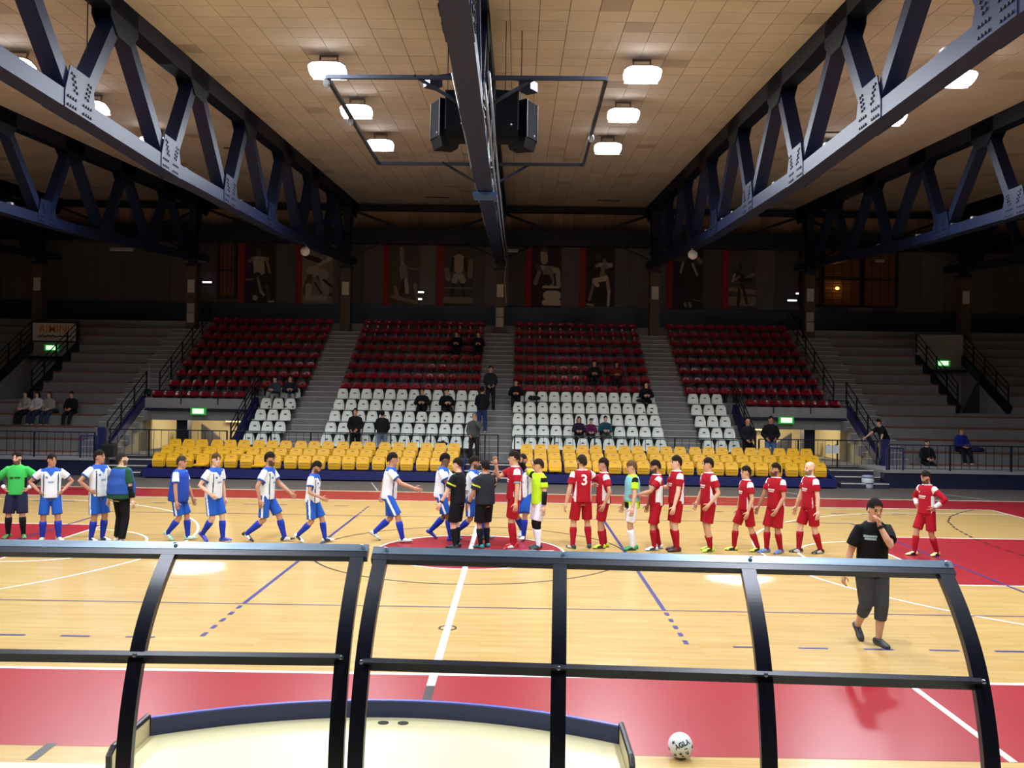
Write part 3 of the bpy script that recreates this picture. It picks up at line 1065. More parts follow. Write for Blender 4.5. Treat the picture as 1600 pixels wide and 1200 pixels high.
for (lab, bg, caps), (x0, x1) in zip(POSTERS, PX):
    W, H = x1 - x0, 3.0
    t = thing('poster', lab + ' on the back wall', 'poster', ((x0 + x1) / 2, 27.5, 7.3), 0, 'sports posters on the back wall')
    MB().box(-W / 2, W / 2, 0, .03, 0, H).build('panel', GT[bg], t)
    MB().box(-W / 2, -W / 2 + .3, -.012, 0, 0, H).build('red_strip', mat('8C1C22', .8, noise=.12, scale=4), t)
    pf = MB()
    wi = W - .32
    for k, (ax, ay, bx, by, ww, ti) in enumerate(caps):
        a = Vector((-W / 2 + .32 + ax * wi, ay * H))
        b = Vector((-W / 2 + .32 + bx * wi, by * H))
        r = ww * wi
        d = (b - a)
        d = d.normalized() if d.length > 1e-4 else Vector((1, 0))
        nrm = Vector((-d.y, d.x))
        po = []
        for j in range(7):
            an = -math.pi / 2 + math.pi * j / 6
            po.append(b + d * (r * math.cos(an)) + nrm * (r * math.sin(an)))
        for j in range(7):
            an = math.pi / 2 + math.pi * j / 6
            po.append(a + d * (r * math.cos(an)) + nrm * (r * math.sin(an)))
        y = -.002 - k * .0012
        pf.add([(min(W / 2 - .01, max(-W / 2 + .31, p.x)), y, min(H - .01, max(.01, p.y))) for p in po], [tuple(range(14))], ti)
    pf.build('printed_figure', GT, t)

# ------------------------------------------------------------------ hanging frame and loudspeakers
t = thing('hanging_frame', 'thin dark square pipe frame hung under the centre truss', 'frame', (0, 2.4, 8.9))
c = [(-2.78, -3.05), (2.42, -3.15), (2.46, 3.15), (-2.8, 3.3)]
for k in range(4):
    a, b = c[k], c[(k + 1) % 4]
    MB().bar((*a, 0), (*b, 0), .07, .07).build('frame_pipe', mat('20283C', .4, .4), t)
for sy in (-3.1, 3.2):
    for sx in (-1, 1):
        MB().bar((sx * 1.15, sy, .03), (sx * .15, sy + .2, -.5), .05, .05).build('brace', mat('20283C', .4, .4), t)
    MB().bar((-.25, sy, -.05), (.25, sy, -.05), .3, .25).build('mount', TRUSSD, t)
for x, y in ((-2.8, -3.0), (-2.8, -.6), (2.44, .4)):
    MB().ell((x, y, -.1), .07, .07, .1, 8, 5).build('socket', mat('9BA2AC', .4, .5), t)
SPK = mat('08090E', .6, 0, .08)
SPE = mat('1A2338', .5, 0, .2)


def speaker(lab, x, y, z, rz):
    t = thing('loudspeaker', lab, 'loudspeaker', (x, y, z), rz, 'loudspeaker cluster under the centre truss')
    b = MB()
    P = lambda hw, yf, yb, z: [(-hw, yf, z), (hw, yf, z), (hw * .7, yb, z), (-hw * .7, yb, z)]
    b.loft([P(.24, -.2, .18, -.5), P(.25, -.26, .24, -.3), P(.25, -.26, .24, .5)])
    b.build('cabinet', SPK, t)
    MB().box(-.235, .235, -.275, -.26, -.28, .48).build('grille', mat('0E111A', .8, 0, .08, noise=.3, scale=60), t)
    for e_ in (-1, 1):
        MB().box(min(e_ * .25, e_ * .225), max(e_ * .25, e_ * .225), -.285, -.26, -.3, .5).build('edge_trim', SPE, t)
    MB().bar((0, 0, .5), (0, 0, 2.06), .015, .015, (0, 1, 0)).build('hanger', SPE, t)
    MB().ell((.1, -.28, -.2), .02, .01, .02, 8, 4).build('badge', WHITE, t)


speaker('black loudspeaker left of the truss facing the camera', -.42, 1.25, 8.75, math.radians(-8))
speaker('black loudspeaker on the outer left of the cluster, turned sideways', -.72, 1.75, 8.72, math.radians(-62))
speaker('black loudspeaker right of the truss facing the camera', .52, 1.25, 8.75, math.radians(8))
speaker('black loudspeaker on the outer right of the cluster, turned sideways', .85, 1.75, 8.72, math.radians(62))
for sx, lab in ((-1, 'small lit projector lamp left of the truss above the loudspeakers'), (1, 'small lit projector lamp right of the truss above the loudspeakers')):
    t = thing('projector_lamp', lab, 'lamp', (sx * .95 + .02, .9, 9.25 + (.05 if sx > 0 else .12)), -sx * .6)
    MB().box(-.14, .14, -.1, .2, -.1, .1).build('housing', mat('1E2746', .4, .3), t)
    MB().box(sx * .14, sx * .15, -.08, .14, -.08, .08).build('lens', mat('FFFFFF', .4, emit=6, ecol='E0E4FF'), t)
    MB().bar((0, 0, .1), (-sx * .6, 0, .3), .05, .05).build('arm', mat('1E2746', .4, .3), t)
for x, y, sx, e in ((-7.25, 16.2, 1, 'left'), (7.25, 15.2, -1, 'right')):
    t = thing('round_siren', 'small white round speaker horn under the %s lit truss' % e, 'horn', (x + sx * .1, y, knots(y, KB) - .42))
    MB().loft([[(r * math.cos(a * .5236), yy, r * math.sin(a * .5236)) for a in range(12)] for yy, r in ((-.12, .17), (-.08, .18), (0, .09), (.1, .05))]).build('horn', mat('C8CCD0', .4), t, True)
    MB().bar((0, .05, 0), (0, .05, .25), .03, .03, (0, 1, 0)).build('bracket', WHITE, t)

# ------------------------------------------------------------------ team shelters with curved clear panes
PLEX = plexi_mat()
PRO = [(-.58, .02), (-.58, .7), (-.575, 1.0), (-.56, 1.32), (-.5, 1.58), (-.39, 1.82), (-.22, 2.02), (0, 2.2)]
FRM = mat('161B2E', .35, .2, noise=.2, scale=6)
TOP_LIT = mat('6C8094', .35, .3, noise=.5, scale=7, stretch=(.6, 4, 4))  # scratched navy bar, its lit top face put into the paler colour


def pro(s):
    n = len(PRO) - 1
    i = min(int(s * n), n - 1)
    f = s * n - i
    p = [PRO[max(0, min(n, i + k))] for k in (-1, 0, 1, 2)]
    r = []
    for a in (0, 1):
        p0, p1, p2, p3 = p[0][a], p[1][a], p[2][a], p[3][a]
        r.append(.5 * (2 * p1 + (p2 - p0) * f + (2 * p0 - 5 * p1 + 4 * p2 - p3) * f * f + (3 * p1 - p0 - 3 * p2 + p3) * f ** 3))
    return r


def shelter(label, org, rz, ribs, topx):
    t = thing('team_shelter', label, 'shelter', org, rz, 'team shelters in front of the camera')
    S = [k / 98 for k in range(99)]
    smid = next(s for s in S if pro(s)[1] > 1.738)
    for u in ribs:
        rb = MB()
        rings = []
        for k, s in enumerate(S):
            v, z = pro(s)
            v2, z2 = pro(min(1, s + .01))
            v1, z1 = pro(max(0, s - .01))
            d = Vector((0, v2 - v1, z2 - z1)).normalized()
            n = Vector((0, -d.z, d.y))
            c = Vector((u, v, z))
            rings.append([c + Vector((-.037, 0, 0)) - n * .02, c + Vector((.037, 0, 0)) - n * .02, c + Vector((.037, 0, 0)) + n * .02, c + Vector((-.037, 0, 0)) + n * .02])
        rb.loft(rings)
        r_ = rb.build('rib', FRM, t)
        v, z = pro(smid)
        MB().ell((u, v - .035, z + .02), .012, .012, .012, 8, 4).build('bolt', mat('8890A0', .3, .8), r_)
        MB().box(u - .06, u + .06, -.66, -.5, 0, .02).build('foot_plate', FRM, r_)
    a, b = topx
    nv, tv = Vector((0, -.6, .8)), Vector((0, .8, .6))
    pc = Vector((0, .0, 2.2))
    MB().bar(Vector((a, 0, 0)) + pc + tv * .01, Vector((b, 0, 0)) + pc + tv * .01, .05, .045, nv).build('top_bar', TOP_LIT, t)
    MB().bar(Vector((a, 0, 0)) + pc - tv * .035, Vector((b, 0, 0)) + pc - tv * .035, .04, .04, nv).build('edge_bar', FRM, t)
    for u in ribs:
        MB().ell((u + .02, -.01, 2.238), .012, .012, .006, 8, 4).build('bolt', mat('B8C0CC', .3, .8), t)
    v, z = pro(smid)
    for u0, u1 in zip(ribs, ribs[1:]):
        MB().bar((u0, v, z), (u1, v, z), .03, .058, (0, -.5, .85)).build('cross_rail', FRM, t)
        MB().box(u0, u1, -.6, -.56, .02, .08).build('bottom_rail', FRM, t)
        for s0, s1 in ((0, smid), (smid, 1)):
            g = MB()
            N = 14
            for off in (0, -.004):
                vs = []
                for k in range(N + 1):
                    v_, z_ = pro(s0 + (s1 - s0) * k / N)
                    vs += [(u0 + .02, v_ + off + .012, z_), (u1 - .02, v_ + off + .012, z_)]
                g.add(vs, [(2 * k, 2 * k + 1, 2 * k + 3, 2 * k + 2) for k in range(N)])
                break
            g.build('pane', PLEX, t, True)
    return t


shelter('team shelter right of the gap with navy ribs and clear curved panes', (.135, -12.394, 0), math.radians(-2.73), [0, .965, 1.955, 2.97], (-.05, 3.02))
shelter('team shelter left of the gap, cut by the picture edge', (-2.05, -12.357, 0), math.radians(.78), [-1.0, 0, 1.02, 2.045], (-1.05, 2.1))

# ------------------------------------------------------------------ scorer's table with raised rim
t = thing('scorer_table', 'wide cream topped table with curved navy rim before the shelters', 'table', (0, -11.3, 0))
N = 24
edge = [(-1.57 + 3.14 * k / N, .05 + .41 * (1 - ((k / N - .5) * 2) ** 2)) for k in range(N + 1)]
top = MB()
poly = [(x, y, .72) for x, y in edge] + [(1.57, -1.0, .72), (-1.57, -1.0, .72)]
top.prism(poly, (0, 0, .03))
top.build('table_top', mat('D9CFA6', .4, noise=.04, scale=3), t)
rm = MB()
for (xa, ya), (xb, yb) in zip(edge, edge[1:]):
    rm.bar((xa, ya, .8), (xb, yb, .8), .025, .13)
rm.build('front_rim', mat('1D2F63', .4, noise=.1, scale=5), t)
rm = MB()
for (xa, ya), (xb, yb) in zip(edge, edge[1:]):
    rm.bar((xa, ya, .868), (xb, yb, .868), .03, .01)
rm.build('rim_edging', mat('4A55B8', .4), t)
rm = MB()
for (xa, ya), (xb, yb) in zip(edge, edge[1:]):
    rm.bar((xa, ya, .37), (xb, yb, .37), .03, .7)
rm.build('front_panel', mat('C9C0A0', .5), t)
for s in (-1, 1):
    e = MB().box(s * 1.585 - .012, s * 1.585 + .012, -.52, .06, .05, .87)
    e.build('end_panel', mat('CDBF94', .5), t)
    q = MB().tube([(s * 1.585, .06, .74), (s * 1.585, .06, .86), (s * 1.585, .04, .88), (s * 1.585, -.48, .88), (s * 1.585, -.53, .85), (s * 1.585, -.54, .05)], .02, 8)
    q.build('panel_edging', BLACKM, t)
for x in (-.05, .09):
    MB().loft([[(x + r * math.cos(a * .5236), .34 + r * .8 * math.sin(a * .5236), z) for a in range(12)] for z, r in ((.75, .038), (.756, .038), (.756, .03))]).build('cable_grommet', mat('3A3A34', .5), t)

# ------------------------------------------------------------------ ball
bm_ball = MB().ell((0, 0, .105), .105, .105, .105, 32, 18)
ball = thing('football', 'white futsal ball with dark star marks on the floor by the apron', 'ball', (2.29, -9.62, 0))
bm_ball.build('cover', mat('DDE2E6', .35, noise=.06, scale=12), ball, True)


def on_ball(me, az, el, roll, name):
    """wrap a flat mesh on the ball"""
    c = Vector((0, 0, .105))
    Mr = Matrix.Rotation(az, 3, 'Z') @ Matrix.Rotation(el, 3, 'X') @ Matrix.Rotation(roll, 3, 'Y')
    for v in me.vertices:
        x, z = v.co.x / .105, v.co.y / .105
        p = Vector((math.sin(x) * math.cos(z), -math.cos(x) * math.cos(z), math.sin(z)))
        v.co = c + (Mr @ p) * (.1065 + v.co.z * .1)
    return obj(name, me, ball)


INK = mat('16262C', .5)
on_ball(text_mesh('AGLA', .055, INK, .001, .002), .0, math.radians(-24), math.radians(-24), 'lettering')


def star(r):
    m = MB()
    m.add([(0, 0, 0)] + [((r if k % 2 == 0 else r * .45) * math.sin(k * math.pi / 5), (r if k % 2 == 0 else r * .45) * math.cos(k * math.pi / 5), 0) for k in range(10)], [(0, k + 1, (k + 1) % 10 + 1) for k in range(10)])
    return m.mesh('star_mark', INK)


for az, el, rr in ((-.15, .35, .02), (.5, .35, .02), (1.05, -.1, .022), (-.85, -.45, .02), (-.65, .55, .02), (.05, .6, .016), (1.4, .5, .02), (-1.3, .2, .02), (2.2, 0, .022), (-2.2, .1, .022), (3.1, -.2, .022), (.2, 1.3, .02)):
    on_ball(star(rr), az, el, az, 'star_mark')
on_ball(MB().box(-.014, .014, -.02, .02, 0, .0005).mesh('crest_mark', mat('2A3548', .5)), .32, .05, -.35, 'crest_mark')
# spare equipment in the stand
t = thing('tripod', 'slender tripod pole with a hanging black bag by the left stairs', 'tripod', (-13.95, 18.6, zr(4)))
MB().tube([(0, 0, .1), (0, 0, 1.55)], .025, 6).build('pole', mat('9A9AA0', .4, .5), t)
for k in range(3):
    a = k * 2.094
    MB().tube([(0, 0, .7), (.22 * math.cos(a), .22 * math.sin(a), 0)], .015, 5).build('leg', mat('9A9AA0', .4, .5), t)
MB().ell((.02, -.06, .5), .11, .09, .16, 10, 6).build('bag', DARK, t, True)
for lab, x, y, z, s in (('black bag on the bench beside the seated dark figure', -17.5, 17.85, 1.93, .3), ('black jacket lying on a right-centre white seat', 5.85, 18.75, 2.72, .2), ('dark coat heaped on a left-end white seat of right-centre block', 1.55, 18.8, 2.75, .25),
                        ('dark jacket on the white seats right of the aisle man', -1.9, 15.7, 1.05, .22), ('dark blue jacket on the bench beside the man in blue', at(1526, 695, 16.3).x, 16.35, 1.07, .3)):
    t = thing('bundled_jacket', lab, 'jacket', (x, y, z))
    b = MB()
    b.ell((0, 0, s * .3), s, s * .6, s * .35, 12, 7)
    b.ell((s * .5, 0, s * .25), s * .6, s * .5, s * .3, 10, 6)
    b.ell((-s * .5, -.05, s * .22), s * .5, s * .4, s * .25, 10, 6)
    b.build('cloth', mat('14151D' if 'blue' not in lab else '1A2350', .9), t, True)

p = at(1356, 740, 12.85)
t = thing('water_container', 'pale lidded container on the floor by the right newel post', 'container', (p.x, 12.85, .0))
MB().loft([[(r * math.cos(a * .5236), r * math.sin(a * .5236), z) for a in range(12)] for z, r in ((.0, .17), (.05, .19), (.3, .2), (.36, .17))]).build('drum', mat('C8CCD4', .4), t, True)
MB().loft([[(r * math.cos(a * .5236), r * math.sin(a * .5236), z) for a in range(12)] for z, r in ((.36, .19), (.42, .19), (.44, .15))]).build('lid', mat('8FA0B8', .4), t, True)
MB().loft([[(r * math.cos(a * .5236), r * math.sin(a * .5236), z) for a in range(12)] for z, r in ((.16, .2), (.2, .202))]).build('band', mat('3A4A6A', .4), t, True)
for px, e in ((1295, 'left'), (1306, 'right')):
    p = at(px, 702, 15.1)
    t = thing('notice_sheet', '%s of two white sheets hung on the right portal railing' % e, 'sheet', (p.x, 15.1, p.z))
    MB().box(-.11, .11, 0, .006, -.15, .15).build('paper', mat('D4DCE4', .7), t)
    MB().box(-.02, .02, -.004, .02, .14, .17).build('clip', DARK, t)
p = at(170, 712, 13.6)
t = thing('equipment_case', 'black case standing behind the railing by the left gate', 'case', (p.x, 13.6, .6))
MB().loft([[(x * s, y * s, z) for x, y in ((-.22, -.15), (.22, -.15), (.22, .15), (-.22, .15))] for z, s in ((0, .95), (.04, 1), (.4, 1), (.46, .85))]).build('body', DARK, t)
MB().tube([(-.08, 0, .45), (-.07, 0, .52), (.07, 0, .52), (.08, 0, .45)], .015, 6).build('handle', DARK, t)
for lab, px, py, wd in (('unlit pale tube fixture hung left of the second column', 190, 389, .55), ('small pale fixture hung left of the third column', 505, 388, .3), ('small pale fixture hung right of the central column', 801, 391, .25), ('small pale fixture hung above the lit window', 1375, 407, .2)):
    p = at(px, py, 24.6)
    t = thing('light_fixture', lab, 'lamp', p, 0, 'unlit fixtures before the back wall')
    MB().box(-wd, wd, -.06, .06, -.05, .05).build('case', mat('9A9AA0', .5), t)
    MB().tube([(-wd * .95, 0, -.07), (wd * .95, 0, -.07)], .025, 6).build('tube', mat('C8CCD4', .4), t)
    MB().bar((0, 0, .05), (0, 0, .9), .03, .03, (0, 1, 0)).build('stem', NAVY_D, t)

# ------------------------------------------------------------------ people
JOBS = []
SKIN = {'a': mat('C99A7C', .55, noise=.06, scale=9), 'b': mat('B5836A', .55, noise=.06, scale=9), 'c': mat('7A5240', .55, noise=.06, scale=9), 'd': mat('D8AE94', .55, noise=.06, scale=9)}
EYE = mat('1C1614', .4)
LIP = mat('9A5A50', .5)


def cloth(c, rough=.85):
    return mat(c, rough, noise=.07, scale=9, bump=.6, spec=.2)


def ik(a, t, l1, l2, pole):
    d = t - a
    L = d.length
    if L > (l1 + l2) * .998:
        t = a + d * ((l1 + l2) * .998 / L)
        d = t - a
        L = d.length
    n = d / L
    x = (l1 * l1 - l2 * l2 + L * L) / (2 * L)
    h = math.sqrt(max(0, l1 * l1 - x * x))
    p = pole - n * pole.dot(n)
    if p.length < 1e-5:
        p = Vector((0, -1, 0))
    p.normalize()
    return a + n * x + p * h, t


def ell_ring(c, xa, ya, a, b, n=16, p=1.0):
    r = []
    for k in range(n):
        t = 2 * math.pi * k / n
        ct, st = math.cos(t), math.sin(t)
        if p != 1:
            ct = math.copysign(abs(ct) ** p, ct)
            st = math.copysign(abs(st) ** p, st)
        r.append(c + xa * (a * ct) + ya * (b * st))
    return r


def person(label, loc, rz, H, pose, kit, skin='a', hair='1E1712', voxel=.013, group=None, build=1.0, z0=0.0):
    """loc on the floor; rz heading (0 faces the camera side, +90 faces right in the photo)"""
    root = thing('person', label, 'person', (loc[0], loc[1], z0), math.radians(rz), group)
    P = dict(lean=0, twist=0, head=(0, 0), footL=(0, .075, 0, 8), footR=(0, .075, 0, 8), handL=(.03, .19, .44), handR=(.03, .19, .44), elbL=(-.6, .5, -.2), elbR=(-.6, .5, -.2), sit=None, hipf=0.0, kneeL=None, kneeR=None, curl=.5)
    P.update(pose)
    B = build
    H = H * 1.01
    F = Vector((0, -1, 0))
    U = Vector((0, 0, 1))

    def V(f, s, z, sgn):
        return Vector((sgn * s * H, -f * H, z * H))
    # legs
    ank = {}
    for sg, k in ((1, 'footL'), (-1, 'footR')):
        f = P[k]
        ank[sg] = V(f[0], f[1], .045 + f[2], sg)
    if P['sit'] is not None:
        hz = P['sit'] + .05 * H
    else:
        hz = .53 * H
        for sg in (1, -1):
            a = ank[sg]
            hd = math.hypot(a.x - sg * .052 * H, a.y + P['hipf'] * H)
            hz = min(hz, a.z + math.sqrt(max(.01, (.482 * H) ** 2 - hd ** 2)))
    pel = Vector((0, -P['hipf'] * H, hz))
    hip = {sg: pel + Vector((sg * .052 * H, 0, 0)) for sg in (1, -1)}
    knee = {}
    for sg, kk in ((1, 'kneeL'), (-1, 'kneeR')):
        pole = Vector(P[kk]) if P[kk] else Vector((sg * .12, -1, .15))
        knee[sg], ank[sg] = ik(hip[sg], ank[sg], .248 * H, .238 * H, pole)
    # spine
    ln, tw = math.radians(P['lean']), math.radians(P['twist'])
    ax = Vector((0, -math.sin(ln), math.cos(ln)))

    def sp(z):                              # point on the spine at rest height z (units of H) and its side/front axes
        f = max(0, min(1, (z - .52) / .3))
        q = Matrix.Rotation(tw * f, 3, 'Z')
        c = pel + ax * ((z - .525) * H)
        xs = q @ Vector((1, 0, 0))
        return c, xs, ax.cross(xs)          # side axis, back axis
    TOR = [(.465, .07, .055), (.50, .092, .068), (.54, .097, .07), (.60, .084, .06), (.66, .088, .062), (.72, .1, .068), (.77, .097, .064), (.8, .09, .055), (.825, .066, .045), (.85, .04, .038)]
    c8, x8, y8 = sp(.797)
    sh = {sg: c8 + x8 * (sg * .097 * H * (B * .5 + .5)) for sg in (1, -1)}
    el, wr = {}, {}
    for sg, hk, ek in ((1, 'handL', 'elbL'), (-1, 'handR', 'elbR')):
        h_ = P[hk]
        e_ = P[ek]
        el[sg], wr[sg] = ik(sh[sg], V(h_[0], h_[1], h_[2], sg), .175 * H, .15 * H, Vector((sg * e_[1], -e_[0], e_[2])))
    hy, hp = math.radians(P['head'][0]), math.radians(P['head'][1])
    nb, _, _ = sp(.85)
    Mh = Matrix.Rotation(tw + hy, 3, 'Z') @ Matrix.Rotation(ln * .45 - 0, 3, 'X') @ Matrix.Rotation(hp, 3, 'X')
    hc = nb + (ax * .5 + U * .5).normalized() * (.042 * H) + Mh @ Vector((0, -.01 * H, .034 * H))
    hX, hF, hU = Mh @ Vector((1, 0, 0)), Mh @ Vector((0, -1, 0)), Mh @ Vector((0, 0, 1))
    # ---- body
    b = MB()
    b.loft([ell_ring(sp(z)[0], sp(z)[1], sp(z)[2], a * H * B * .93, d * H * B * .93, 14) for z, a, d in TOR])
    b.tube([sp(.82)[0], nb, hc - hU * (.02 * H)], [.042 * H, .037 * H, .037 * H], 10)
    HEAD = [(a_ * 1.06, b_ * 1.06, c_ * 1.05, d_) for a_, b_, c_, d_ in [(-.069, .015, .017, .027), (-.056, .026, .03, .018), (-.036, .035, .043, .008), (-.01, .041, .051, 0), (.015, .0435, .055, -.003), (.04, .041, .05, -.005), (.057, .03, .037, -.006), (.0665, .012, .015, -.006)]]
    b.loft([ell_ring(hc + hU * (z * H) + hF * (y * H), hX, hF, a * H, d * H, 14) for z, a, d, y in HEAD])
    for sg in (1, -1):
        s, e, w_ = sh[sg], el[sg], wr[sg]
        b.tube([s - x8 * (sg * .03 * H), s, s.lerp(e, .35), s.lerp(e, .7), e, e.lerp(w_, .3), e.lerp(w_, .7), w_], [.026 * H, .031 * H, .029 * H, .026 * H, .024 * H, .0245 * H, .02 * H, .0165 * H], 9)
        h_, k, a = hip[sg], knee[sg], ank[sg]
        b.tube([h_ + Vector((0, 0, .02 * H)), h_.lerp(k, .2), h_.lerp(k, .6), h_.lerp(k, .9), k, k.lerp(a, .15), k.lerp(a, .35), k.lerp(a, .7), a], [.055 * H, .055 * H, .045 * H, .035 * H, .033 * H, .032 * H, .035 * H, .026 * H, .021 * H], 10)
    skm = SKIN[skin]
    HAIRM = mat(hair, .85, noise=.25, scale=30, spec=.12) if hair else None

    sc_, hc_ = {'a': 'C99A7C', 'b': 'B5836A', 'c': '7A5240', 'd': 'D8AE94'}[skin], hair or '4A3E38'
    beardm = mat(''.join('%02X' % int(int(sc_[i:i + 2], 16) * .42 + int(hc_[i:i + 2], 16) * .58) for i in (0, 2, 4)), .8, noise=.2, scale=40, spec=.1)

    def finish_body(me):
        ext = MB()
        # face
        for sg in (1, -1):
            ext.ell(hc + hX * (sg * .044 * H) + hU * (-.002 * H) - hF * (.004 * H), .006 * H, .014 * H, .018 * H, 8, 5, 0, Mh)
            ext.ell(hc + hX * (sg * .0175 * H) + hU * (.004 * H) + hF * (.0475 * H), .0085 * H, .005 * H, .0045 * H, 8, 4, 1, Mh)
            ext.ell(hc + hX * (sg * .018 * H) + hU * (.0155 * H) + hF * (.0485 * H), .0115 * H, .005 * H, .0028 * H, 8, 4, 3, Mh)
        nz = hc + hF * (.05 * H)
        ext.loft([[nz + hX * (s_ * H) + hU * (z_ * H) + hF * (f_ * H) for s_, f_ in ((-w_, -.006), (0, d_), (w_, -.006))] for z_, w_, d_ in ((.008, .004, .003), (-.008, .007, .012), (-.018, .011, .014), (-.022, .008, .002))], 0)
        ext.ell(hc + hU * (-.034 * H) + hF * (.0485 * H), .014 * H, .005 * H, .0042 * H, 8, 4, 2, Mh)
        # hands: palm, four fingers, thumb
        for sg, hk in ((1, 'handL'), (-1, 'handR')):
            d = (wr[sg] - el[sg]).normalized()
            if kit.get('hand_dir', {}).get(sg):
                d = Vector(kit['hand_dir'][sg]).normalized()
            inw = Vector((-sg, 0, 0)) - d * Vector((-sg, 0, 0)).dot(d)
            if inw.length < .2:
                inw = F - d * F.dot(d)
            inw.normalize()                # palm normal
            sd = d.cross(inw) * 1.0
            if sd.dot(F) < 0:
                sd = -sd                   # thumb side towards the front
            w0 = wr[sg]
            k0 = w0 + d * (.052 * H)
            ext.loft([ell_ring(w0 - d * (.008 * H), sd, inw, .016 * H, .014 * H, 8), ell_ring(w0 + d * (.022 * H), sd, inw, .023 * H, .013 * H, 8), ell_ring(k0, sd, inw, .024 * H, .0105 * H, 8), ell_ring(k0 + d * (.004 * H), sd, inw, .02 * H, .007 * H, 8)], 0)
            cu = P['curl']
            for j, ln_ in enumerate((.041, .046, .043, .034)):
                o_ = k0 + sd * ((.0175 - j * .0118) * H)
                d1 = (d + inw * (.5 * cu) + sd * (.08 * (1.5 - j))).normalized()
                d2 = (d + inw * (1.6 * cu)).normalized()
                m_ = o_ + d1 * (ln_ * .5 * H)
                ext.tube([o_ - d * (.006 * H), m_, m_ + d2 * (ln_ * .5 * H)], [.0056 * H, .0052 * H, .0038 * H], 6)
            o_ = w0 + d * (.016 * H) + sd * (.018 * H)
            d1 = (d * .6 + sd * .8 + inw * .3).normalized()
            m_ = o_ + d1 * (.022 * H)
            ext.tube([o_ - d1 * (.008 * H), m_, m_ + (d1 + d * .8 + inw * .3).normalized() * (.022 * H)], [.0075 * H, .0065 * H, .0045 * H], 6)
        n0 = len(me.vertices)
        vs = [v.co[:] for v in me.vertices] + [tuple(v) for v in ext.v]
        fs = [list(p.vertices) for p in me.polygons] + [[i + n0 for i in f] for f in ext.f]
        mi = [0] * len(me.polygons) + ext.m
        if kit.get('beard'):
            for i, p in enumerate(me.polygons):
                q = p.center - hc
                u_, f_, s_ = q.dot(hU) / H, q.dot(hF) / H, q.dot(hX) / H
                lim = -.012 if abs(s_) > .03 else -.026
                if -.075 < u_ < lim and f_ > .002 and q.length < .1 * H:
                    mi[i] = 4
        ns = bpy.data.meshes.new('body')
        ns.from_pydata(vs, [], fs)
        for m in (skm, EYE, LIP, HAIRM or EYE, beardm):
            ns.materials.append(m)
        ns.polygons.foreach_set('material_index', mi)
        ns.polygons.foreach_set('use_smooth', [True] * len(fs))
        obj('body', ns, root)
        bpy.data.meshes.remove(me)
    JOBS.append((b, voxel, 3, finish_body))

    # ---- hair
    if hair and not kit.get('bald'):
        hm = MB()
        nu, nv = 20, 12
        vs, fs, idx = [], [], {}
        for i in range(nv + 1):
            t = math.pi * i / nv
            for k in range(nu):
                a = 2 * math.pi * k / nu
                d = Vector((math.sin(t) * math.cos(a), math.sin(t) * math.sin(a), math.cos(t)))   # x side, y front, z up
                thr = kit.get('hairline', .06) + .50 * d.y + .06 * math.sin(5 * a)
                vol = kit.get('hairvol', 1.0)
                r_ = 1.085 + .045 * vol * (1 if d.z > .3 else .3) + .018 * math.sin(9 * a + 5 * t) + .012 * math.sin(17 * a - 3 * t)
                vs.append((d.z > thr, hc + hX * (d.x * .046 * r_ * H) + hF * ((d.y * .0578 * r_ - .004) * H) + hU * ((d.z * .070 * r_ + .003) * H)))
        for i in range(nv):
            for k in range(nu):
                q = [i * nu + k, i * nu + (k + 1) % nu, (i + 1) * nu + (k + 1) % nu, (i + 1) * nu + k]
                if sum(vs[j][0] for j in q) >= 2:
                    fs.append(q)
        hm.add([p for _, p in vs], fs)
        if kit.get('longhair'):
            hm.tube([hc + hU * (.03 * H) - hF * (.035 * H), hc - hF * (.055 * H) - hU * (.03 * H), hc - hF * (.055 * H) - hU * (.11 * H)], [.04 * H, .045 * H, .03 * H], 10)
            for sg in (1, -1):
                hm.tube([hc + hU * (.02 * H) + hX * (sg * .04 * H), hc + hX * (sg * .047 * H) - hU * (.04 * H) - hF * (.01 * H), hc + hX * (sg * .045 * H) - hU * (.11 * H)], [.016 * H, .018 * H, .01 * H], 7)
        me = hm.mesh('hair', HAIRM, True)
        # drop loose verts
        obj('hair', me, root)

    # ---- upper garment
    def torso(hem, inf, wdt=1.0, top=.845, hemr=None):
        rr = []
        for z, a, d in ((.47, .1, .078), (.50, .102, .08), (.55, .102, .079), (.60, .1, .075), (.66, .1, .073), (.72, .103, .074), (.77, .1, .07), (.80, .094, .061), (.825, .073, .052), (.845, .05, .044)):
            if z < hem - .001 or z > top + .001:
                continue
            c, xa, ya = sp(z)
            bl = (B - 1) * (1.3 if z < .7 else .8) + 1
            rr.append(ell_ring(c, xa, ya, (a * bl + inf) * H * wdt, (d * bl + inf) * H * (1 + (bl - 1) * .6), 18))
        return rr
    top = kit.get('top')
    if top:
        cols = [cloth(c) for c in top['cols']]
        sb = MB()
        sb.loft(torso(top.get('hem', .50), top.get('inf', .004)))
        sl = top.get('sleeve', .62)         # fraction of the upper arm; >1 long
        if sl:
            for sg in (1, -1):
                s, e, w_ = sh[sg], el[sg], wr[sg]
                rr = top.get('fat', 1)
                if sl <= 1:
                    sb.tube([s - x8 * (sg * .04 * H), s, s.lerp(e, sl * .5), s.lerp(e, sl)], [.034 * H, .037 * H, .041 * H * rr, .043 * H * rr], 12)
                else:
                    sb.tube([s - x8 * (sg * .04 * H), s, s.lerp(e, .5), e, e.lerp(w_, .4), e.lerp(w_, .95)], [.034 * H, .038 * H, .037 * H * rr, .034 * H * rr, .031 * H * rr, .024 * H * rr], 12)
        fn = top.get('fn')

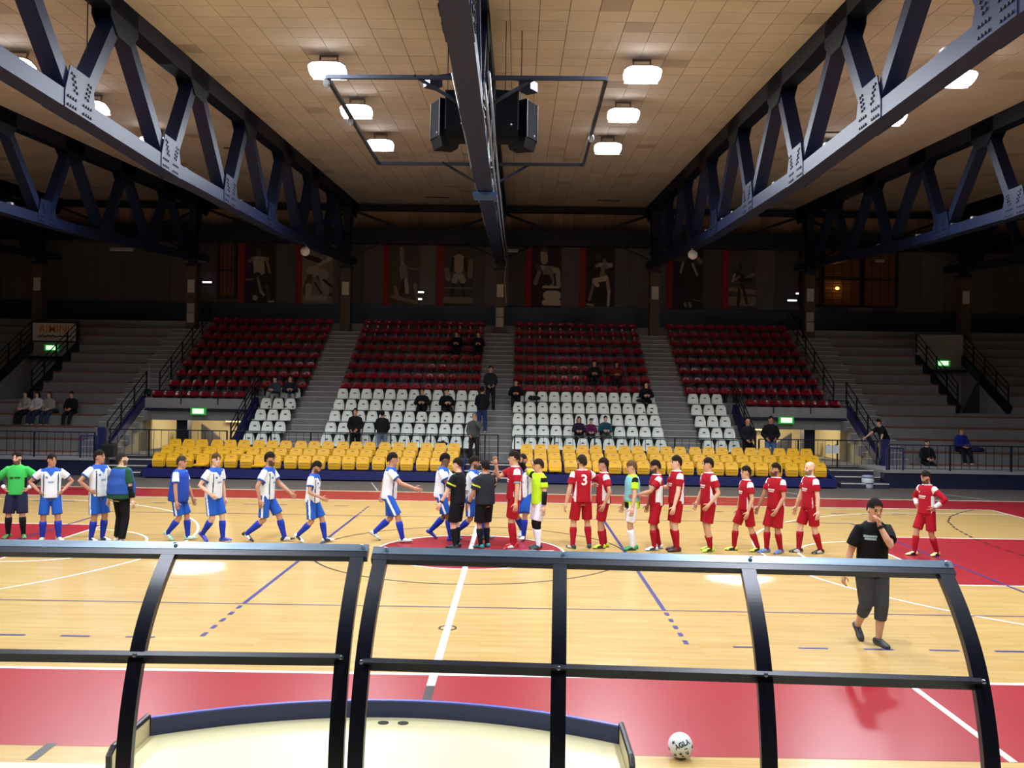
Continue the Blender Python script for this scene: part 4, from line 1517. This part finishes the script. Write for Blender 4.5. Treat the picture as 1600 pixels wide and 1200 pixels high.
        def finish_top(me):
            for m in cols:
                me.materials.append(m)
            if fn:
                for p in me.polygons:
                    q = p.center
                    arm = None
                    for sg in (1, -1):
                        d = el[sg] - sh[sg]
                        L = d.length
                        t_ = (q - sh[sg]).dot(d) / (L * L)
                        dist = ((q - sh[sg]) - d * t_).length / H
                        lat = (q - c8).dot(x8) * sg / H
                        if dist < .062 and (lat > .1 or (t_ > .3 and dist < .056 and lat > .06)) and t_ > -.4:
                            arm = t_
                    zz = (q - pel).dot(ax) / H + .525
                    c, xa, ya = sp(zz)
                    p.material_index = fn(arm, (q - c).dot(xa) / H, -(q - c).dot(ya) / H, zz)
            me.polygons.foreach_set('use_smooth', [True] * len(me.polygons))
            o = obj(top.get('name', 'shirt'), me, root)
            # flat print on chest or back: text or bars
            for pr in kit.get('prints', ()):
                c, xa, ya = sp(pr['z'])
                nrm = (-ya if pr.get('front', True) else ya)
                right = (xa if pr.get('front', True) else -xa)
                # facing the viewer, reading direction
                tmx = Matrix((right, ax, nrm)).transposed() if not pr.get('front', True) else Matrix((xa, ax, -ya)).transposed()
                if 'text' in pr:
                    pm_ = text_mesh(pr['text'], pr['size'] * H, cloth(pr['col']), .001, .004 * H * .8)
                else:
                    m2 = MB()
                    for x0, x1, y0, y1 in pr['bars']:
                        n = 5
                        for k in range(n):
                            m2.box((x0 + (x1 - x0) * k / n) * H, (x0 + (x1 - x0) * (k + .9) / n) * H, y0 * H, y1 * H, -.001, .001)
                    pm_ = m2.mesh('print', cloth(pr['col']))
                for v in pm_.vertices:
                    g = c + tmx @ Vector((v.co.x + pr.get('x', 0) * H, v.co.y, 0))
                    ok, hit, _, _ = o.ray_cast(g + nrm * (.3 * H), -nrm)
                    v.co = (hit if ok else g + nrm * .07 * H) + nrm * (.004 + v.co.z)
                obj(pr.get('name', 'print'), pm_, o)
        JOBS.append((sb, voxel * 1.1, 2, finish_top))
    # bib or open vest over the shirt
    if kit.get('bib'):
        bb = MB()
        bb.loft(torso(kit['bib'].get('hem', .53), .011, 1.0, .83))
        bm = cloth(kit['bib']['col'], .6)

        def finish_bib(me):
            me.materials.append(bm)
            me.polygons.foreach_set('use_smooth', [True] * len(me.polygons))
            obj('bib', me, root)
        JOBS.append((bb, voxel * 1.1, 2, finish_bib))
    # ---- lower garment
    lo = kit.get('low')
    if lo:
        lb = MB()
        rr = []
        for z, a, d in ((.475, .075, .065), (.50, .1, .076), (.54, .101, .076), (.575, .096, .07), (.6, .092, .066)):
            c, xa, ya = sp(z)
            rr.append(ell_ring(c, xa, ya, a * H * (B * .7 + .3), d * H * (B * .8 + .2), 16))
        lb.loft(rr)
        ft = lo.get('fat', 1.0)
        for sg in (1, -1):
            h_, k, a = hip[sg], knee[sg], ank[sg]
            if lo['len'] <= 1:
                e_ = lo['len']
                lb.tube([h_ + U * (.02 * H), h_.lerp(k, .25 * e_), h_.lerp(k, .6 * e_), h_.lerp(k, e_)], [.055 * H, .058 * H * ft, .057 * H * ft, .058 * H * ft], 12)
            else:
                f2 = lo['len'] - 1
                lb.tube([h_ + U * (.02 * H), h_.lerp(k, .25), h_.lerp(k, .7), k, k.lerp(a, .35 * f2), k.lerp(a, f2)], [.056 * H, .059 * H * ft, .05 * H * ft, .043 * H * ft, .042 * H * ft, .037 * H * ft], 12)
        lcols = [cloth(c) for c in lo['cols']]
        lfn = lo.get('fn')

        def finish_low(me):
            for m in lcols:
                me.materials.append(m)
            if lfn:
                for p in me.polygons:
                    q = p.center
                    sg = 1 if q.x > pel.x else -1
                    d = knee[sg] - hip[sg]
                    t_ = (q - hip[sg]).dot(d) / d.length_squared
                    ax_ = hip[sg] + d * t_
                    p.material_index = lfn(sg, (q.x - ax_.x) * sg / H, (ax_.y - q.y) / H, t_)
            me.polygons.foreach_set('use_smooth', [True] * len(me.polygons))
            obj(lo.get('name', 'shorts'), me, root)
        JOBS.append((lb, voxel * 1.1, 2, finish_low))
    # ---- socks, shoes
    for sg, fk in ((1, 'footL'), (-1, 'footR')):
        k, a = knee[sg], ank[sg]
        if kit.get('sock'):
            t0 = kit.get('sockh', .2)
            MB().tube([k.lerp(a, t0), k.lerp(a, max(.36, t0 + .05)), k.lerp(a, .7), a + (k - a).normalized() * .01 * H, a - U * (.02 * H)], [.037 * H, .0395 * H, .0305 * H, .0255 * H, .024 * H], 12).build('sock', cloth(kit['sock']), root, True)
        yaw = math.radians(P[fk][3]) * sg
        tilt = math.radians(P[fk][4]) if len(P[fk]) > 4 else 0
        fd = Vector((math.sin(yaw), -math.cos(yaw), 0))
        fs = fd.cross(U)
        fd2 = fd * math.cos(tilt) - U * math.sin(tilt)
        fu = fs.cross(fd2)
        if fu.z < 0:
            fu = -fu
        base = a - fu * (.042 * H)
        rings = []
        for x_, hw, hh in ((-.042, .016, .03), (-.035, .022, .044), (-.005, .0235, .05), (.03, .022, .043), (.065, .0265, .03), (.09, .025, .023), (.108, .016, .016)):
            ring = []
            for q in range(12):
                t_ = 2 * math.pi * q / 12
                y_, z_ = math.cos(t_), math.sin(t_)
                zz = .5 * hh + .5 * hh * math.copysign(abs(z_) ** .7, z_)
                ring.append(base + fd2 * (x_ * H) + fs * (hw * H * math.copysign(abs(y_) ** .7, y_)) + fu * (zz * H))
            rings.append(ring)
        sh_ = MB().loft(rings)
        sh_.m = [1 if sum(((Vector(sh_.v[i]) - base).dot(fu)) for i in f) / len(f) < .007 * H else (2 if len(kit['shoe']) > 2 and (n_ // 12) in (2, 3) and n_ % 12 in (0, 1, 5, 6, 10, 11) else 0) for n_, f in enumerate(sh_.f)]
        sh_.build('shoe', [mat(c, .5) for c in kit['shoe']] + ([mat(kit['shoe'][0], .5)] if len(kit['shoe']) < 3 else []), root, True)
    for ac in kit.get('extra', ()):
        ac(root, dict(sh=sh, el=el, wr=wr, knee=knee, ank=ank, hip=hip, sp=sp, hc=hc, H=H, hF=hF, hX=hX, hU=hU))
    return root


def run_jobs():
    ts = bpy.data.scenes.new('workbench')
    todo = []
    for mb, vox, it, fin in JOBS:
        me = bpy.data.meshes.new('raw')
        me.from_pydata([tuple(v) for v in mb.v], [], mb.f)
        o = bpy.data.objects.new('raw', me)
        ts.collection.objects.link(o)
        r = o.modifiers.new('r', 'REMESH')
        r.mode = 'VOXEL'
        r.voxel_size = vox
        s = o.modifiers.new('s', 'SMOOTH')
        s.factor = .5
        s.iterations = it
        todo.append((o, me, fin))
    vl = ts.view_layers[0]
    vl.update()
    dg = vl.depsgraph
    outs = []
    for o, me, fin in todo:
        outs.append((bpy.data.meshes.new_from_object(o.evaluated_get(dg)), fin))
    for me, fin in outs:
        me.name = 'garment'
        fin(me)
    for o, me, fin in todo:
        bpy.data.objects.remove(o)
        bpy.data.meshes.remove(me)
    bpy.data.scenes.remove(ts)


# ---- kits
def f_white(arm, x, f, z):          # white shirt, blue yoke, cuffs, grey side seam
    if arm is not None:
        return 1 if arm > .52 else (0 if arm > -.1 else 1)
    if z > .825:
        return 1
    if f > 0 and z > .745 and abs(x) < (z - .745) * .75:
        return 1
    if z > .80 and abs(x) > .035:
        return 1
    if abs(abs(x) - .074) < .006 and f > 0 and z < .78:
        return 2
    return 0


def f_short_stripe(sg, x, f, t):
    return 1 if (x > .04 and abs(f + .002) < .011) else 0


def f_red(arm, x, f, z):            # red shirt, white shoulder flash, white side panel, white collar
    if arm is not None:
        return 1 if -.22 < arm < .22 else 0
    if z > .838:
        return 1
    if abs(x) > .078 and z < .72 and f < .035 and f > -.05:
        return 1
    return 0


def f_ref(arm, x, f, z):
    if arm is not None:
        return 1 if arm > .45 and arm < .54 else 0
    if f > 0 and abs(abs(x) - .06) < .01 and int(z * 42) % 2 == 0 and z > .68:
        return 2
    return 0


def f_neon(arm, x, f, z):
    if arm is not None:
        return 1 if .0 < arm < .3 else 0
    return 0


WK = dict(top=dict(cols=['DDE3EA', '2F5CB8', '4A5664'], fn=f_white), low=dict(cols=['2456B4', 'E4EAF2'], len=.9, fn=f_short_stripe), sock='1F37A8', prints=[dict(z=.735, x=-.045, bars=[(-.012, .012, -.01, .012)], col='6A86B4', name='crest'), dict(z=.68, bars=[(-.03, .03, -.008, .012)], col='8FA6C8', name='chest_print')])
RK = dict(top=dict(cols=['A01224', 'DCDCE0'], fn=f_red), low=dict(cols=['9E1020', 'E0D8D8'], len=.88), sock='9C1022', sockh=.22, prints=[dict(z=.70, bars=[(-.05, .05, .0, .016), (-.04, .04, -.018, -.008)], col='E0D6D6', name='chest_print'), dict(z=.755, x=-.045, bars=[(-.008, .008, -.01, .01)], col='D8C8C8', name='crest')])


def K(base, **kw):
    d = dict(base)
    d.update(kw)
    return d


def band(part, sg, t0, t1, rad, col, name):
    """a sleeve or wrist band on the forearm ('arm') or a pad over the knee ('knee')"""
    def go(root, S):
        H = S['H']
        if part == 'arm':
            a, b = S['el'][sg], S['wr'][sg]
        elif part == 'uarm':
            a, b = S['sh'][sg], S['el'][sg]
        else:
            a, b = S['hip'][sg].lerp(S['knee'][sg], .78), S['knee'][sg].lerp(S['ank'][sg], .22)
        pts = [a.lerp(b, t0 + (t1 - t0) * k / 3) for k in range(4)]
        if part == 'knee':
            pts = [a, S['knee'][sg], b]
            MB().tube(pts, [.043 * H, .041 * H, .039 * H], 10).build(name, cloth(col), root, True)
            return
        MB().tube(pts, [rad * H * (1.05 - .12 * k / 3) for k in range(4)], 10).build(name, cloth(col), root, True)
    return go


HIPS = dict(handL=(.02, .125, .575), handR=(.02, .125, .575), elbL=(-.5, 1, -.1), elbR=(-.5, 1, -.1), curl=.9)


def walk(step=.18, lead='L', **kw):
    s = 1 if lead == 'L' else -1
    d = dict(lean=4, hipf=.0)
    f, bk = (step, .05, 0.0, 5, -8), (-step, .05, .045, 5, 32)
    d['footL'], d['footR'] = (f, bk) if s > 0 else (bk, f)
    a1, a2 = (.12, .17, .47), (-.09, .17, .46)
    d['handR'], d['handL'] = (a1, a2) if s > 0 else (a2, a1)
    d.update(kw)
    return d


G1, G2, G3 = 'players in white and blue', 'players in red', 'match officials'
WSH, BSH = ('E2E6E6', 'C8CCD0', '30343C'), ('1C1E26', 'E0E0E0', 'D8D8D8')
# left team
person('goalkeeper in bright green shirt and dark shorts, hands on hips, far left', (-9.15, .64), 14, 1.71, dict(HIPS, head=(-12, 4), footL=(.03, .085, 0, 20), footR=(0, .085, 0, 12)),
       dict(top=dict(cols=['3FBF58', '111318'], fn=lambda a, x, f, z: 1 if (a is None and abs(x) > .088 and z < .7) else 0, sleeve=.9, fat=1.1), low=dict(cols=['22263F'], len=.98, fat=1.12), sock='14151C', sockh=.15, shoe=('4E8A4A', 'D8D8D0', '2E5A34'), beard=True,
            extra=[band('arm', 1, .72, 1.0, .023, 'E4E6E8', 'wristband'), band('arm', -1, .72, 1.0, .023, 'E4E6E8', 'wristband'), band('arm', 1, -.05, .7, .028, '14151C', 'arm_sleeve'), band('arm', -1, -.05, .7, .028, '14151C', 'arm_sleeve')],
            prints=[dict(z=.70, bars=[(-.06, -.02, -.012, .012), (-.01, .05, -.006, .012)], col='1E5A30', name='chest_print')]), 'd', group=G1)
person('player in white and blue with hands on hips beside the green goalkeeper', (-8.31, .34), 26, 1.70, dict(HIPS, head=(28, 2), footL=(.04, .09, 0, 25), footR=(-.01, .08, 0, 10)), K(WK, shoe=('E0DCC8', 'D8D8D0', 'C8B890'), prints=WK['prints'] + [dict(z=.56, x=.06, text='1', size=.05, col='E4EAF2', name='number')]), 'b', group=G1)
person('player in white and blue facing right in front of the blue-bib man, hand on hip', (-7.38, .35), 68, 1.78, dict(HIPS, head=(18, -3), footL=(.02, .05, 0, 8), footR=(-.04, .05, 0, 8)), K(WK, shoe=WSH), 'b', group=G1)
person('stocky man in blue bib over green shirt and black trousers, looking up', (-6.85, .18), 148, 1.76, dict(handL=(-.02, .2, .46), handR=(.03, .17, .45), head=(-28, -8), footL=(.02, .09, 0, 12), footR=(-.04, .08, 0, 20)),
       dict(top=dict(cols=['1E4A34'], hem=.49, sleeve=.75, fat=1.15), bib=dict(col='2A4FA0', hem=.55), low=dict(cols=['0F1016'], len=1.93, name='trousers'), shoe=('C8CCC8', 'B8B8B4', '3A3E44'), beard=True, extra=[band('arm', -1, -.1, .75, .031, '101116', 'elbow_sleeve'), band('arm', 1, -.1, .75, .031, '101116', 'elbow_sleeve')],
            prints=[dict(z=.74, front=False, bars=[(-.06, .06, -.006, .008)], col='7E9CD4', name='back_print')]), 'd', '2A2422', group=G1, build=1.32)
person('older player in blue bib over white sleeves walking right', (-5.9, .64), 82, 1.69, walk(.1, 'L', handR=(.06, .15, .46), handL=(.1, .15, .48)),
       K(WK, bib=dict(col='2346A8', hem=.47), shoe=('8FD0B8', 'B0B8B0', 'D8E0D8')), 'b', '3A322C', group=G1, build=1.12)
person('slim player in white and blue walking right with blue boots, face turned to camera', (-5.17, .56), 66, 1.76, walk(.1, 'L', handR=(.07, .13, .55), elbR=(-1, .6, -.3), handL=(.02, .16, .46), head=(-18, 0)), K(WK, shoe=('3A3EC0', 'C8CCE0', '3436A0')), 'd', '4A3626', group=G1)
person('tall bearded player in white and blue striding right with trailing leg', (-4.14, .66), 88, 1.84, walk(.19, 'L', handR=(-.02, .16, .46), handL=(.22, .12, .52), twist=-6), K(WK, shoe=BSH, beard=True, hairvol=1.8), 'b', group=G1)
person('short player in white and blue walking right with head bowed', (-3.22, .67), 84, 1.66, walk(.15, 'L', handR=(.15, .13, .55), elbR=(-1, .5, -.3), head=(0, 22)), K(WK, shoe=WSH, beard=True), 'b', group=G1)
person('player in white and blue reaching out his right hand, left of the centre circle', (-1.71, .89), 84, 1.84, walk(.17, 'R', handR=(.3, .1, .6), elbR=(-.2, .4, -1), handL=(-.12, .16, .5), curl=.1, twist=8), K(WK, shoe=('B8C8BC', '3A3E44', 'D0D8D0'), prints=[dict(z=.72, front=False, text='7', size=.1, col='24489C', name='number')]), 'b', group=G1)
person('dark-skinned player in white and blue shaking hands at the circle, blue boots', (-.68, 1.22), 80, 1.80, walk(.13, 'R', handR=(.25, .08, .58), elbR=(-.4, .5, -1), handL=(.26, .06, .66), elbL=(-.3, .6, -.8), head=(0, 10)), K(WK, shoe=('2A44B8', '2A44B8', '1C2E88')), 'c', '14100E', group=G1)
person('long-haired player in white and blue behind the shorter referee, reaching forward', (-.06, 1.28), 78, 1.76, walk(.16, 'L', handR=(.25, .1, .7), handL=(.26, .05, .78), elbL=(-.2, .5, -1), head=(0, 6)), K(WK, shoe=('3A6A78', '2A4A58', '204048'), beard=True, hairvol=1.5), 'b', group=G1)
REF = dict(top=dict(cols=['12141A', 'C8D83A', '4AA050'], fn=f_ref, sleeve=.75, fat=1.05), low=dict(cols=['0E0F14'], len=.95, fat=1.05), sock='101116', sockh=.25, shoe=('15161C', '20222A', '30343C'))
person('shorter referee in black with yellow-topped socks, back half turned', (-.27, .28), 246, 1.74, dict(handL=(.13, .17, .5), handR=(.04, .17, .46), footL=(0, .05, 0, 10), footR=(.02, .05, 0, 10), head=(16, 2)), K(REF, extra=[band('arm', 1, .8, .92, .021, '0C0C10', 'watch')]), 'd', group=G3)
person('stocky referee in black and grey with teal boots facing the reds', (.26, .33), 222, 1.71, dict(handL=(.1, .16, .5), handR=(.1, .14, .8), elbR=(.2, .4, -1), footL=(0, .055, 0, 10), footR=(.02, .06, 0, 10), head=(-22, 2)), K(REF, top=dict(cols=['23272E', 'C8D83A', '3A9050'], fn=f_ref, sleeve=.78, fat=1.1), shoe=('2A7A80', '1E5A60', '1E5A60'), beard=True, extra=[band('arm', 1, .8, .92, .021, '0C0C10', 'watch')]), 'b', '1A1614', group=G3, build=1.12)
# right team
person('tall player in red with red boots raising a hand to his face', (.84, .39), -78, 1.89, dict(handL=(.02, .16, .46), handR=(.19, .07, .86), elbR=(.5, .3, -1), footL=(.02, .05, 0, 8), footR=(-.02, .05, 0, 8), head=(-14, 4)), K(RK, sockh=.06, shoe=('B01828', 'D8D8D8', 'E0E0E0'), extra=[band('uarm', 1, .55, .7, .036, '8FC0E0', 'armband')]), 'a', group=G2)
person('player in white and blue half hidden behind the tall red player, palm raised', (1.02, 1.55), -18, 1.78, dict(walk(.12, 'L'), handL=(.12, .16, .86), elbL=(.1, .6, -1), handR=(.06, .16, .5), curl=.05), K(WK, shoe=WSH, beard=True), 'b', group=G1)
person('goalkeeper in neon yellow shirt and white shorts raising an arm', (1.32, .36), -62, 1.74, dict(handR=(.14, .2, .98), elbR=(-.2, 1, -.2), handL=(.02, .15, .47), footL=(.02, .04, 0, 8), footR=(-.03, .05, 0, 8), head=(-14, 4), curl=.1),
       dict(top=dict(cols=['B8E82A', '14161A'], fn=f_neon, sleeve=.62, fat=1.05), low=dict(cols=['E2E2EA'], len=.85), sock='E4E4EC', shoe=('22343A', '8AA0A0', '2E4A48'), hairvol=1.6, extra=[band('arm', 1, -.15, .8, .029, '101116', 'arm_sleeve'), band('arm', -1, -.15, .8, .029, '101116', 'arm_sleeve'), band('knee', 1, 0, 1, 0, '14151A', 'knee_pad'), band('knee', -1, 0, 1, 0, '14151A', 'knee_pad')]), 'a', '2A1E16', group=G2)
person('bearded player in red seen from behind with white number 3', (2.17, .44), 196, 1.83, dict(handL=(0, .18, .47), handR=(.17, .16, .64), elbR=(-.4, 1, -.2), footL=(0, .095, 0, 15), footR=(.01, .095, 0, 15), head=(22, 0)), K(RK, shoe=('1E3A38', 'D8DCDC', 'E0E4E4'), beard=True, prints=[dict(z=.735, front=False, x=0, text='3', size=.155, col='E8E0E0', name='number')]), 'a', '2A221C', group=G2)
person('player in red directly behind number 3, yellow-green boots, arm forward', (2.61, .55), -82, 1.77, dict(handL=(.03, .15, .5), handR=(.2, .1, .7), footL=(.02, .04, 0, 8), footR=(-.04, .05, 0, 8)), K(RK, sockh=.34, shoe=('B8D030', '2A3424', '2A3424')), 'b', group=G2)
person('player in pale blue bib over neon shirt with white shorts', (3.16, .39), -80, 1.74, dict(handL=(.05, .17, .48), handR=(.06, .16, .48), footL=(.0, .04, 0, 8), footR=(-.05, .05, 0, 8), head=(0, 8)),
       dict(top=dict(cols=['B8E82A', '14161A'], fn=lambda a, x, f, z: 1 if (a is not None and a < .2) or (a is None and z < .545 and abs(x) < .07) else 0, hem=.47), bib=dict(col='7FC0CC', hem=.55), low=dict(cols=['E4E2E4'], len=.85), sock='E8E8F0', shoe=('2E9A58', '1E2A28', '1C3A30'), hairvol=1.5), 'a', '5A4230', group=G2)
person('bearded player in red with white boots touching the blue bib', (3.64, .43), -82, 1.76, dict(handL=(.25, .1, .62), elbL=(-.5, .6, -1), handR=(.05, .16, .48), footL=(.03, .05, 0, 8), footR=(-.06, .06, 0, 8), head=(0, 10)), K(RK, shoe=('D8E0E4', '5A90B8', '2A3A50'), beard=True, low=dict(cols=['9E1020', 'E0D8D8'], len=.96)), 'b', group=G2)
person('player in red with dark boots, fifth of the red line', (4.02, .32), -80, 1.85, dict(handL=(.08, .15, .48), handR=(.16, .12, .65), footL=(.0, .04, 0, 8), footR=(-.02, .05, 0, 8)), K(RK, shoe=('3A1E28', '20141A', '5A2A34')), 'd', group=G2)
person('player in red with neon yellow boots and drooping socks', (4.66, .38), -72, 1.82, dict(handL=(.07, .14, .52), elbL=(-1, .5, -.2), handR=(.05, .16, .5), footL=(.0, .05, 0, 10), footR=(-.06, .05, 0, 10), head=(-8, 2)), K(RK, sockh=.5, shoe=('B8E048', '98C030', '2A3420')), 'a', group=G2)
person('short player in red with legs apart in yellow boots', (5.42, .45), -80, 1.69, dict(handL=(.04, .14, .47), handR=(.03, .16, .46), footL=(-.13, .05, 0, 8), footR=(.12, .05, 0, 8)), K(RK, shoe=('C8DC40', '2A2E30', '2A2E30')), 'a', group=G2)
person('bearded player in red with blue and white boots, both hands low', (5.96, .29), -62, 1.75, dict(handL=(.1, .12, .5), handR=(.08, .2, .47), footL=(-.03, .05, 0, 10), footR=(.07, .06, 0, 10), head=(-14, 0)), K(RK, shoe=('4A7AC0', 'C8D4E0', '8A929A'), beard=True, low=dict(cols=['9E1020', 'E0D8D8'], len=.96)), 'b', group=G2)
person('bald bearded player in red at the end of the line', (6.65, .35), -76, 1.79, dict(handL=(.0, .15, .45), handR=(.06, .18, .48), footL=(-.1, .05, 0, 8), footR=(.1, .05, 0, 8)), K(RK, shoe=('1E2024', 'D8D8D8', 'C8CCD0'), beard=True, bald=True), 'd', '4A3E38', group=G2)
person('player in red standing apart on the red key with hands on hips', (8.9, .27), -68, 1.66, dict(HIPS, head=(-10, 14), footR=(.12, .06, 0, 10), footL=(-.1, .06, 0, 10)), K(RK, top=dict(cols=['A01224', 'DCDCE0'], fn=f_red, sleeve=1.4), shoe=('D8C890', '1E1E20', '2A2A2A'), beard=True), 'b', group=G2)
person('man in black T-shirt and grey cropped trousers walking near, hand over mouth', (5.32, -6.05), 8, 1.80, dict(footL=(.02, .045, 0, 6), footR=(-.14, .02, .05, 6, 35), handL=(.102, -.008, .835), elbL=(.25, .55, -1), handR=(-.02, .19, .47), head=(2, 6), lean=3, curl=1.0, twist=-4),
       dict(top=dict(cols=['0F1014'], sleeve=.72, fat=1.12, hem=.50, inf=.008), low=dict(cols=['34363C'], len=1.45, fat=1.1, name='cropped_trousers'), shoe=('26282C', '3A3C40', '1C1E22'), hairvol=2.0, hairline=.12,
            hand_dir={1: (-.35, -.35, .75)}, prints=[dict(z=.745, x=-.045, bars=[(-.045, .035, .004, .018), (-.04, .03, -.014, .0)], col='9AB4B8', name='chest_print')], extra=[band('arm', 1, .82, .94, .0215, '20201E', 'watch')]), 'a', '1C1612', voxel=.009)
# ---- spectators


def spect(label, px, py, i, kind, cols, rz=0, H=1.7, skin='a', hair='1C1612', long=False, bench=False, dz=0, pose=None, short=False):
    """kind sit / stand on row i at the photo column px"""
    sitY = 15.96 + .75 * i - .12 if not bench else yt(i) + .22
    Y = sitY if kind == 'sit' else yt(i) + .3
    if i < 0:
        Y, zz = 15.02, .5
    else:
        zz = zr(i)
    x = at(px, py, Y).x
    kit = dict(top=dict(cols=[cols[0]], sleeve=1.5 if not short else .7, fat=1.25 if not short else 1.05, hem=.5, inf=.012, name='jacket'), low=dict(cols=[cols[1]], len=1.95, name='trousers'), shoe=(cols[2] if len(cols) > 2 else '1A1A1C', '2A2A2C'), longhair=long)
    if kind == 'sit':
        if bench:
            z0, sit, drop = zr(i - 1), zr(i) - zr(i - 1) + .05, 0
        else:
            z0, sit = zz, .36
        Pp = dict(sit=sit, footL=(.30, .07, 0, 10), footR=(.28, .07, 0, 10), handL=(.2, .06, .40), handR=(.2, .06, .40), lean=6, kneeL=(.1, -1, .6), kneeR=(-.1, -1, .6))
    else:
        z0 = zz
        Pp = dict(handL=(.13, .06, .56), handR=(.13, .07, .55))
    if pose:
        Pp.update(pose)
    return person(label, (x, Y), rz, H, Pp, kit, skin, hair, .024, 'spectators in the stand', z0=z0 + dz)


SITZ = 3
spect('woman in pale sweater at the left of three on the wooden bench', 42, 634, 3, 'sit', ('9A9A96', '1A1B22', '1C1C1E'), -14, 1.66, 'd', '2A1E18', True, True)
spect('woman in white top in the middle of three on the wooden bench', 60, 634, 3, 'sit', ('C0C0C8', '26304E', 'B8B8B4'), -10, 1.64, 'd', '2A1E18', True, True)
spect('woman in grey sweater and jeans at the right of three on the bench', 78, 634, 3, 'sit', ('8E8E86', '2E3A58', 'B8B8B4'), 0, 1.64, 'd', '4A3626', True, True)
spect('person in dark clothes sitting alone on the left wooden bench', 113, 634, 3, 'sit', ('16171F', '1E1C1C'), 0, 1.68, 'a', '14100E', False, True)
spect('person in grey-blue top sitting in the far-left white seats', 431, 625, 4, 'sit', ('3A4250', '8A8A84', '6A5A50'), -20, 1.68)
spect('person in navy jacket and pale trousers in the far-left white seats', 453, 625, 4, 'sit', ('1C2438', '8A8C90'), 12, 1.74)
spect('man in long black coat standing at the railing before white seats', 555, 675, 0, 'stand', ('0F1016', '101116', 'C0C0C0'), 0, 1.76, 'a')
spect('man in black jacket with red sides turned away at the railing', 597, 675, 0, 'stand', ('1A1618', '7A8AA0'), 180, 1.7, 'b')
spect('seated man in black on the left-centre white seats, hands joined', 660, 628, 3, 'sit', ('121319', '15161C'), 0, 1.74)
spect('seated man in black on the left-centre white seats, turned right', 697, 626, 3, 'sit', ('121319', '1C1D24'), 16, 1.74, 'd')
spect('older man in grey jacket standing at the foot of the centre aisle, hand raised', 741, 690, -1, 'stand', ('4A504E', '2A2624'), -8, 1.76, 'a', '6A6662', pose=dict(handL=(.13, .05, .83), elbL=(.2, .6, -1)))
spect('man in black top and blue jeans standing in the centre aisle', 753, 640, 2, 'stand', ('11131A', '2A3A66', 'A0A0A0'), 170, 1.78, 'b')
spect('man in dark grey coat standing higher in the centre aisle', 766, 615, 4, 'stand', ('22262E', '1C1C20'), 10, 1.76, 'a')
spect('person in dark coat seated high in the left-centre red seats, left of two', 713, 555, 9, 'sit', ('12131A', '12131A'), 0, 1.72)
spect('person in dark coat seated high in the left-centre red seats, right of two', 747, 553, 9, 'sit', ('171922', '171822'), 0, 1.72)
spect('person in black seated at the left end of right-centre white seats', 806, 618, 4, 'sit', ('111218', '14151B'), 0, 1.7)
spect('person in dark checked jacket seated in the right-centre red seats', 928, 592, 6, 'sit', ('1A1C24', '1C2230'), 0, 1.72)
spect('woman in rust brown jacket seated in the right-centre red seats', 963, 594, 6, 'sit', ('5A2418', '15151A'), 0, 1.66, 'b', '1A1210', True)
spect('long-haired woman in black seated at the right end of white seats', 1009, 622, 4, 'sit', ('101117', '111218'), 0, 1.68, 'd', '120E0C', True)
spect('child in dark purple jacket, left of three on white seats', 904, 680, 1, 'sit', ('2A1830', '15161E'), 0, 1.5, 'd', '2A1E18', True)
spect('child in magenta jacket, middle of three on white seats', 923, 681, 1, 'sit', ('5A1C48', '15161E'), 0, 1.38, 'd', '1A1210')
spect('boy in teal jacket and grey trousers, right of three on white seats', 945, 680, 1, 'sit', ('1E4454', '44464C'), 6, 1.58, 'd', '2A1E18')
spect('bald man in dark jacket standing by the right portal', 1168, 690, -1, 'stand', ('14161E', '15161C'), 10, 1.70, 'b', None)
spect('young man in black leather jacket and jeans at the right portal', 1204, 685, -1, 'stand', ('0E0F14', '4A6A94'), -8, 1.80, 'b', '120E0C', pose=dict(handL=(.1, .09, .56), handR=(.1, .09, .56)))
spect('man in black T-shirt leaning forward by the right benches', 1380, 700, 0, 'stand', ('101116', '15161C', 'B8B8B8'), -72, 1.74, 'd', short=True, pose=dict(lean=28, hipf=-.05, handL=(.2, .12, .45), handR=(.34, .14, .56)))
spect('seated person in dark coat with long brown scarf on the right bench', 1447, 700, 0, 'sit', ('14141B', '15161C', '2A2A2C'), 0, 1.72, 'd', '3A2A1E', False, True)
spect('man in bright blue jacket seated on the right bench', 1500, 690, 1, 'sit', ('1C2C86', '15161E', 'B8B8B4'), 8, 1.74, 'a', '5A4A40', False, True)
run_jobs()
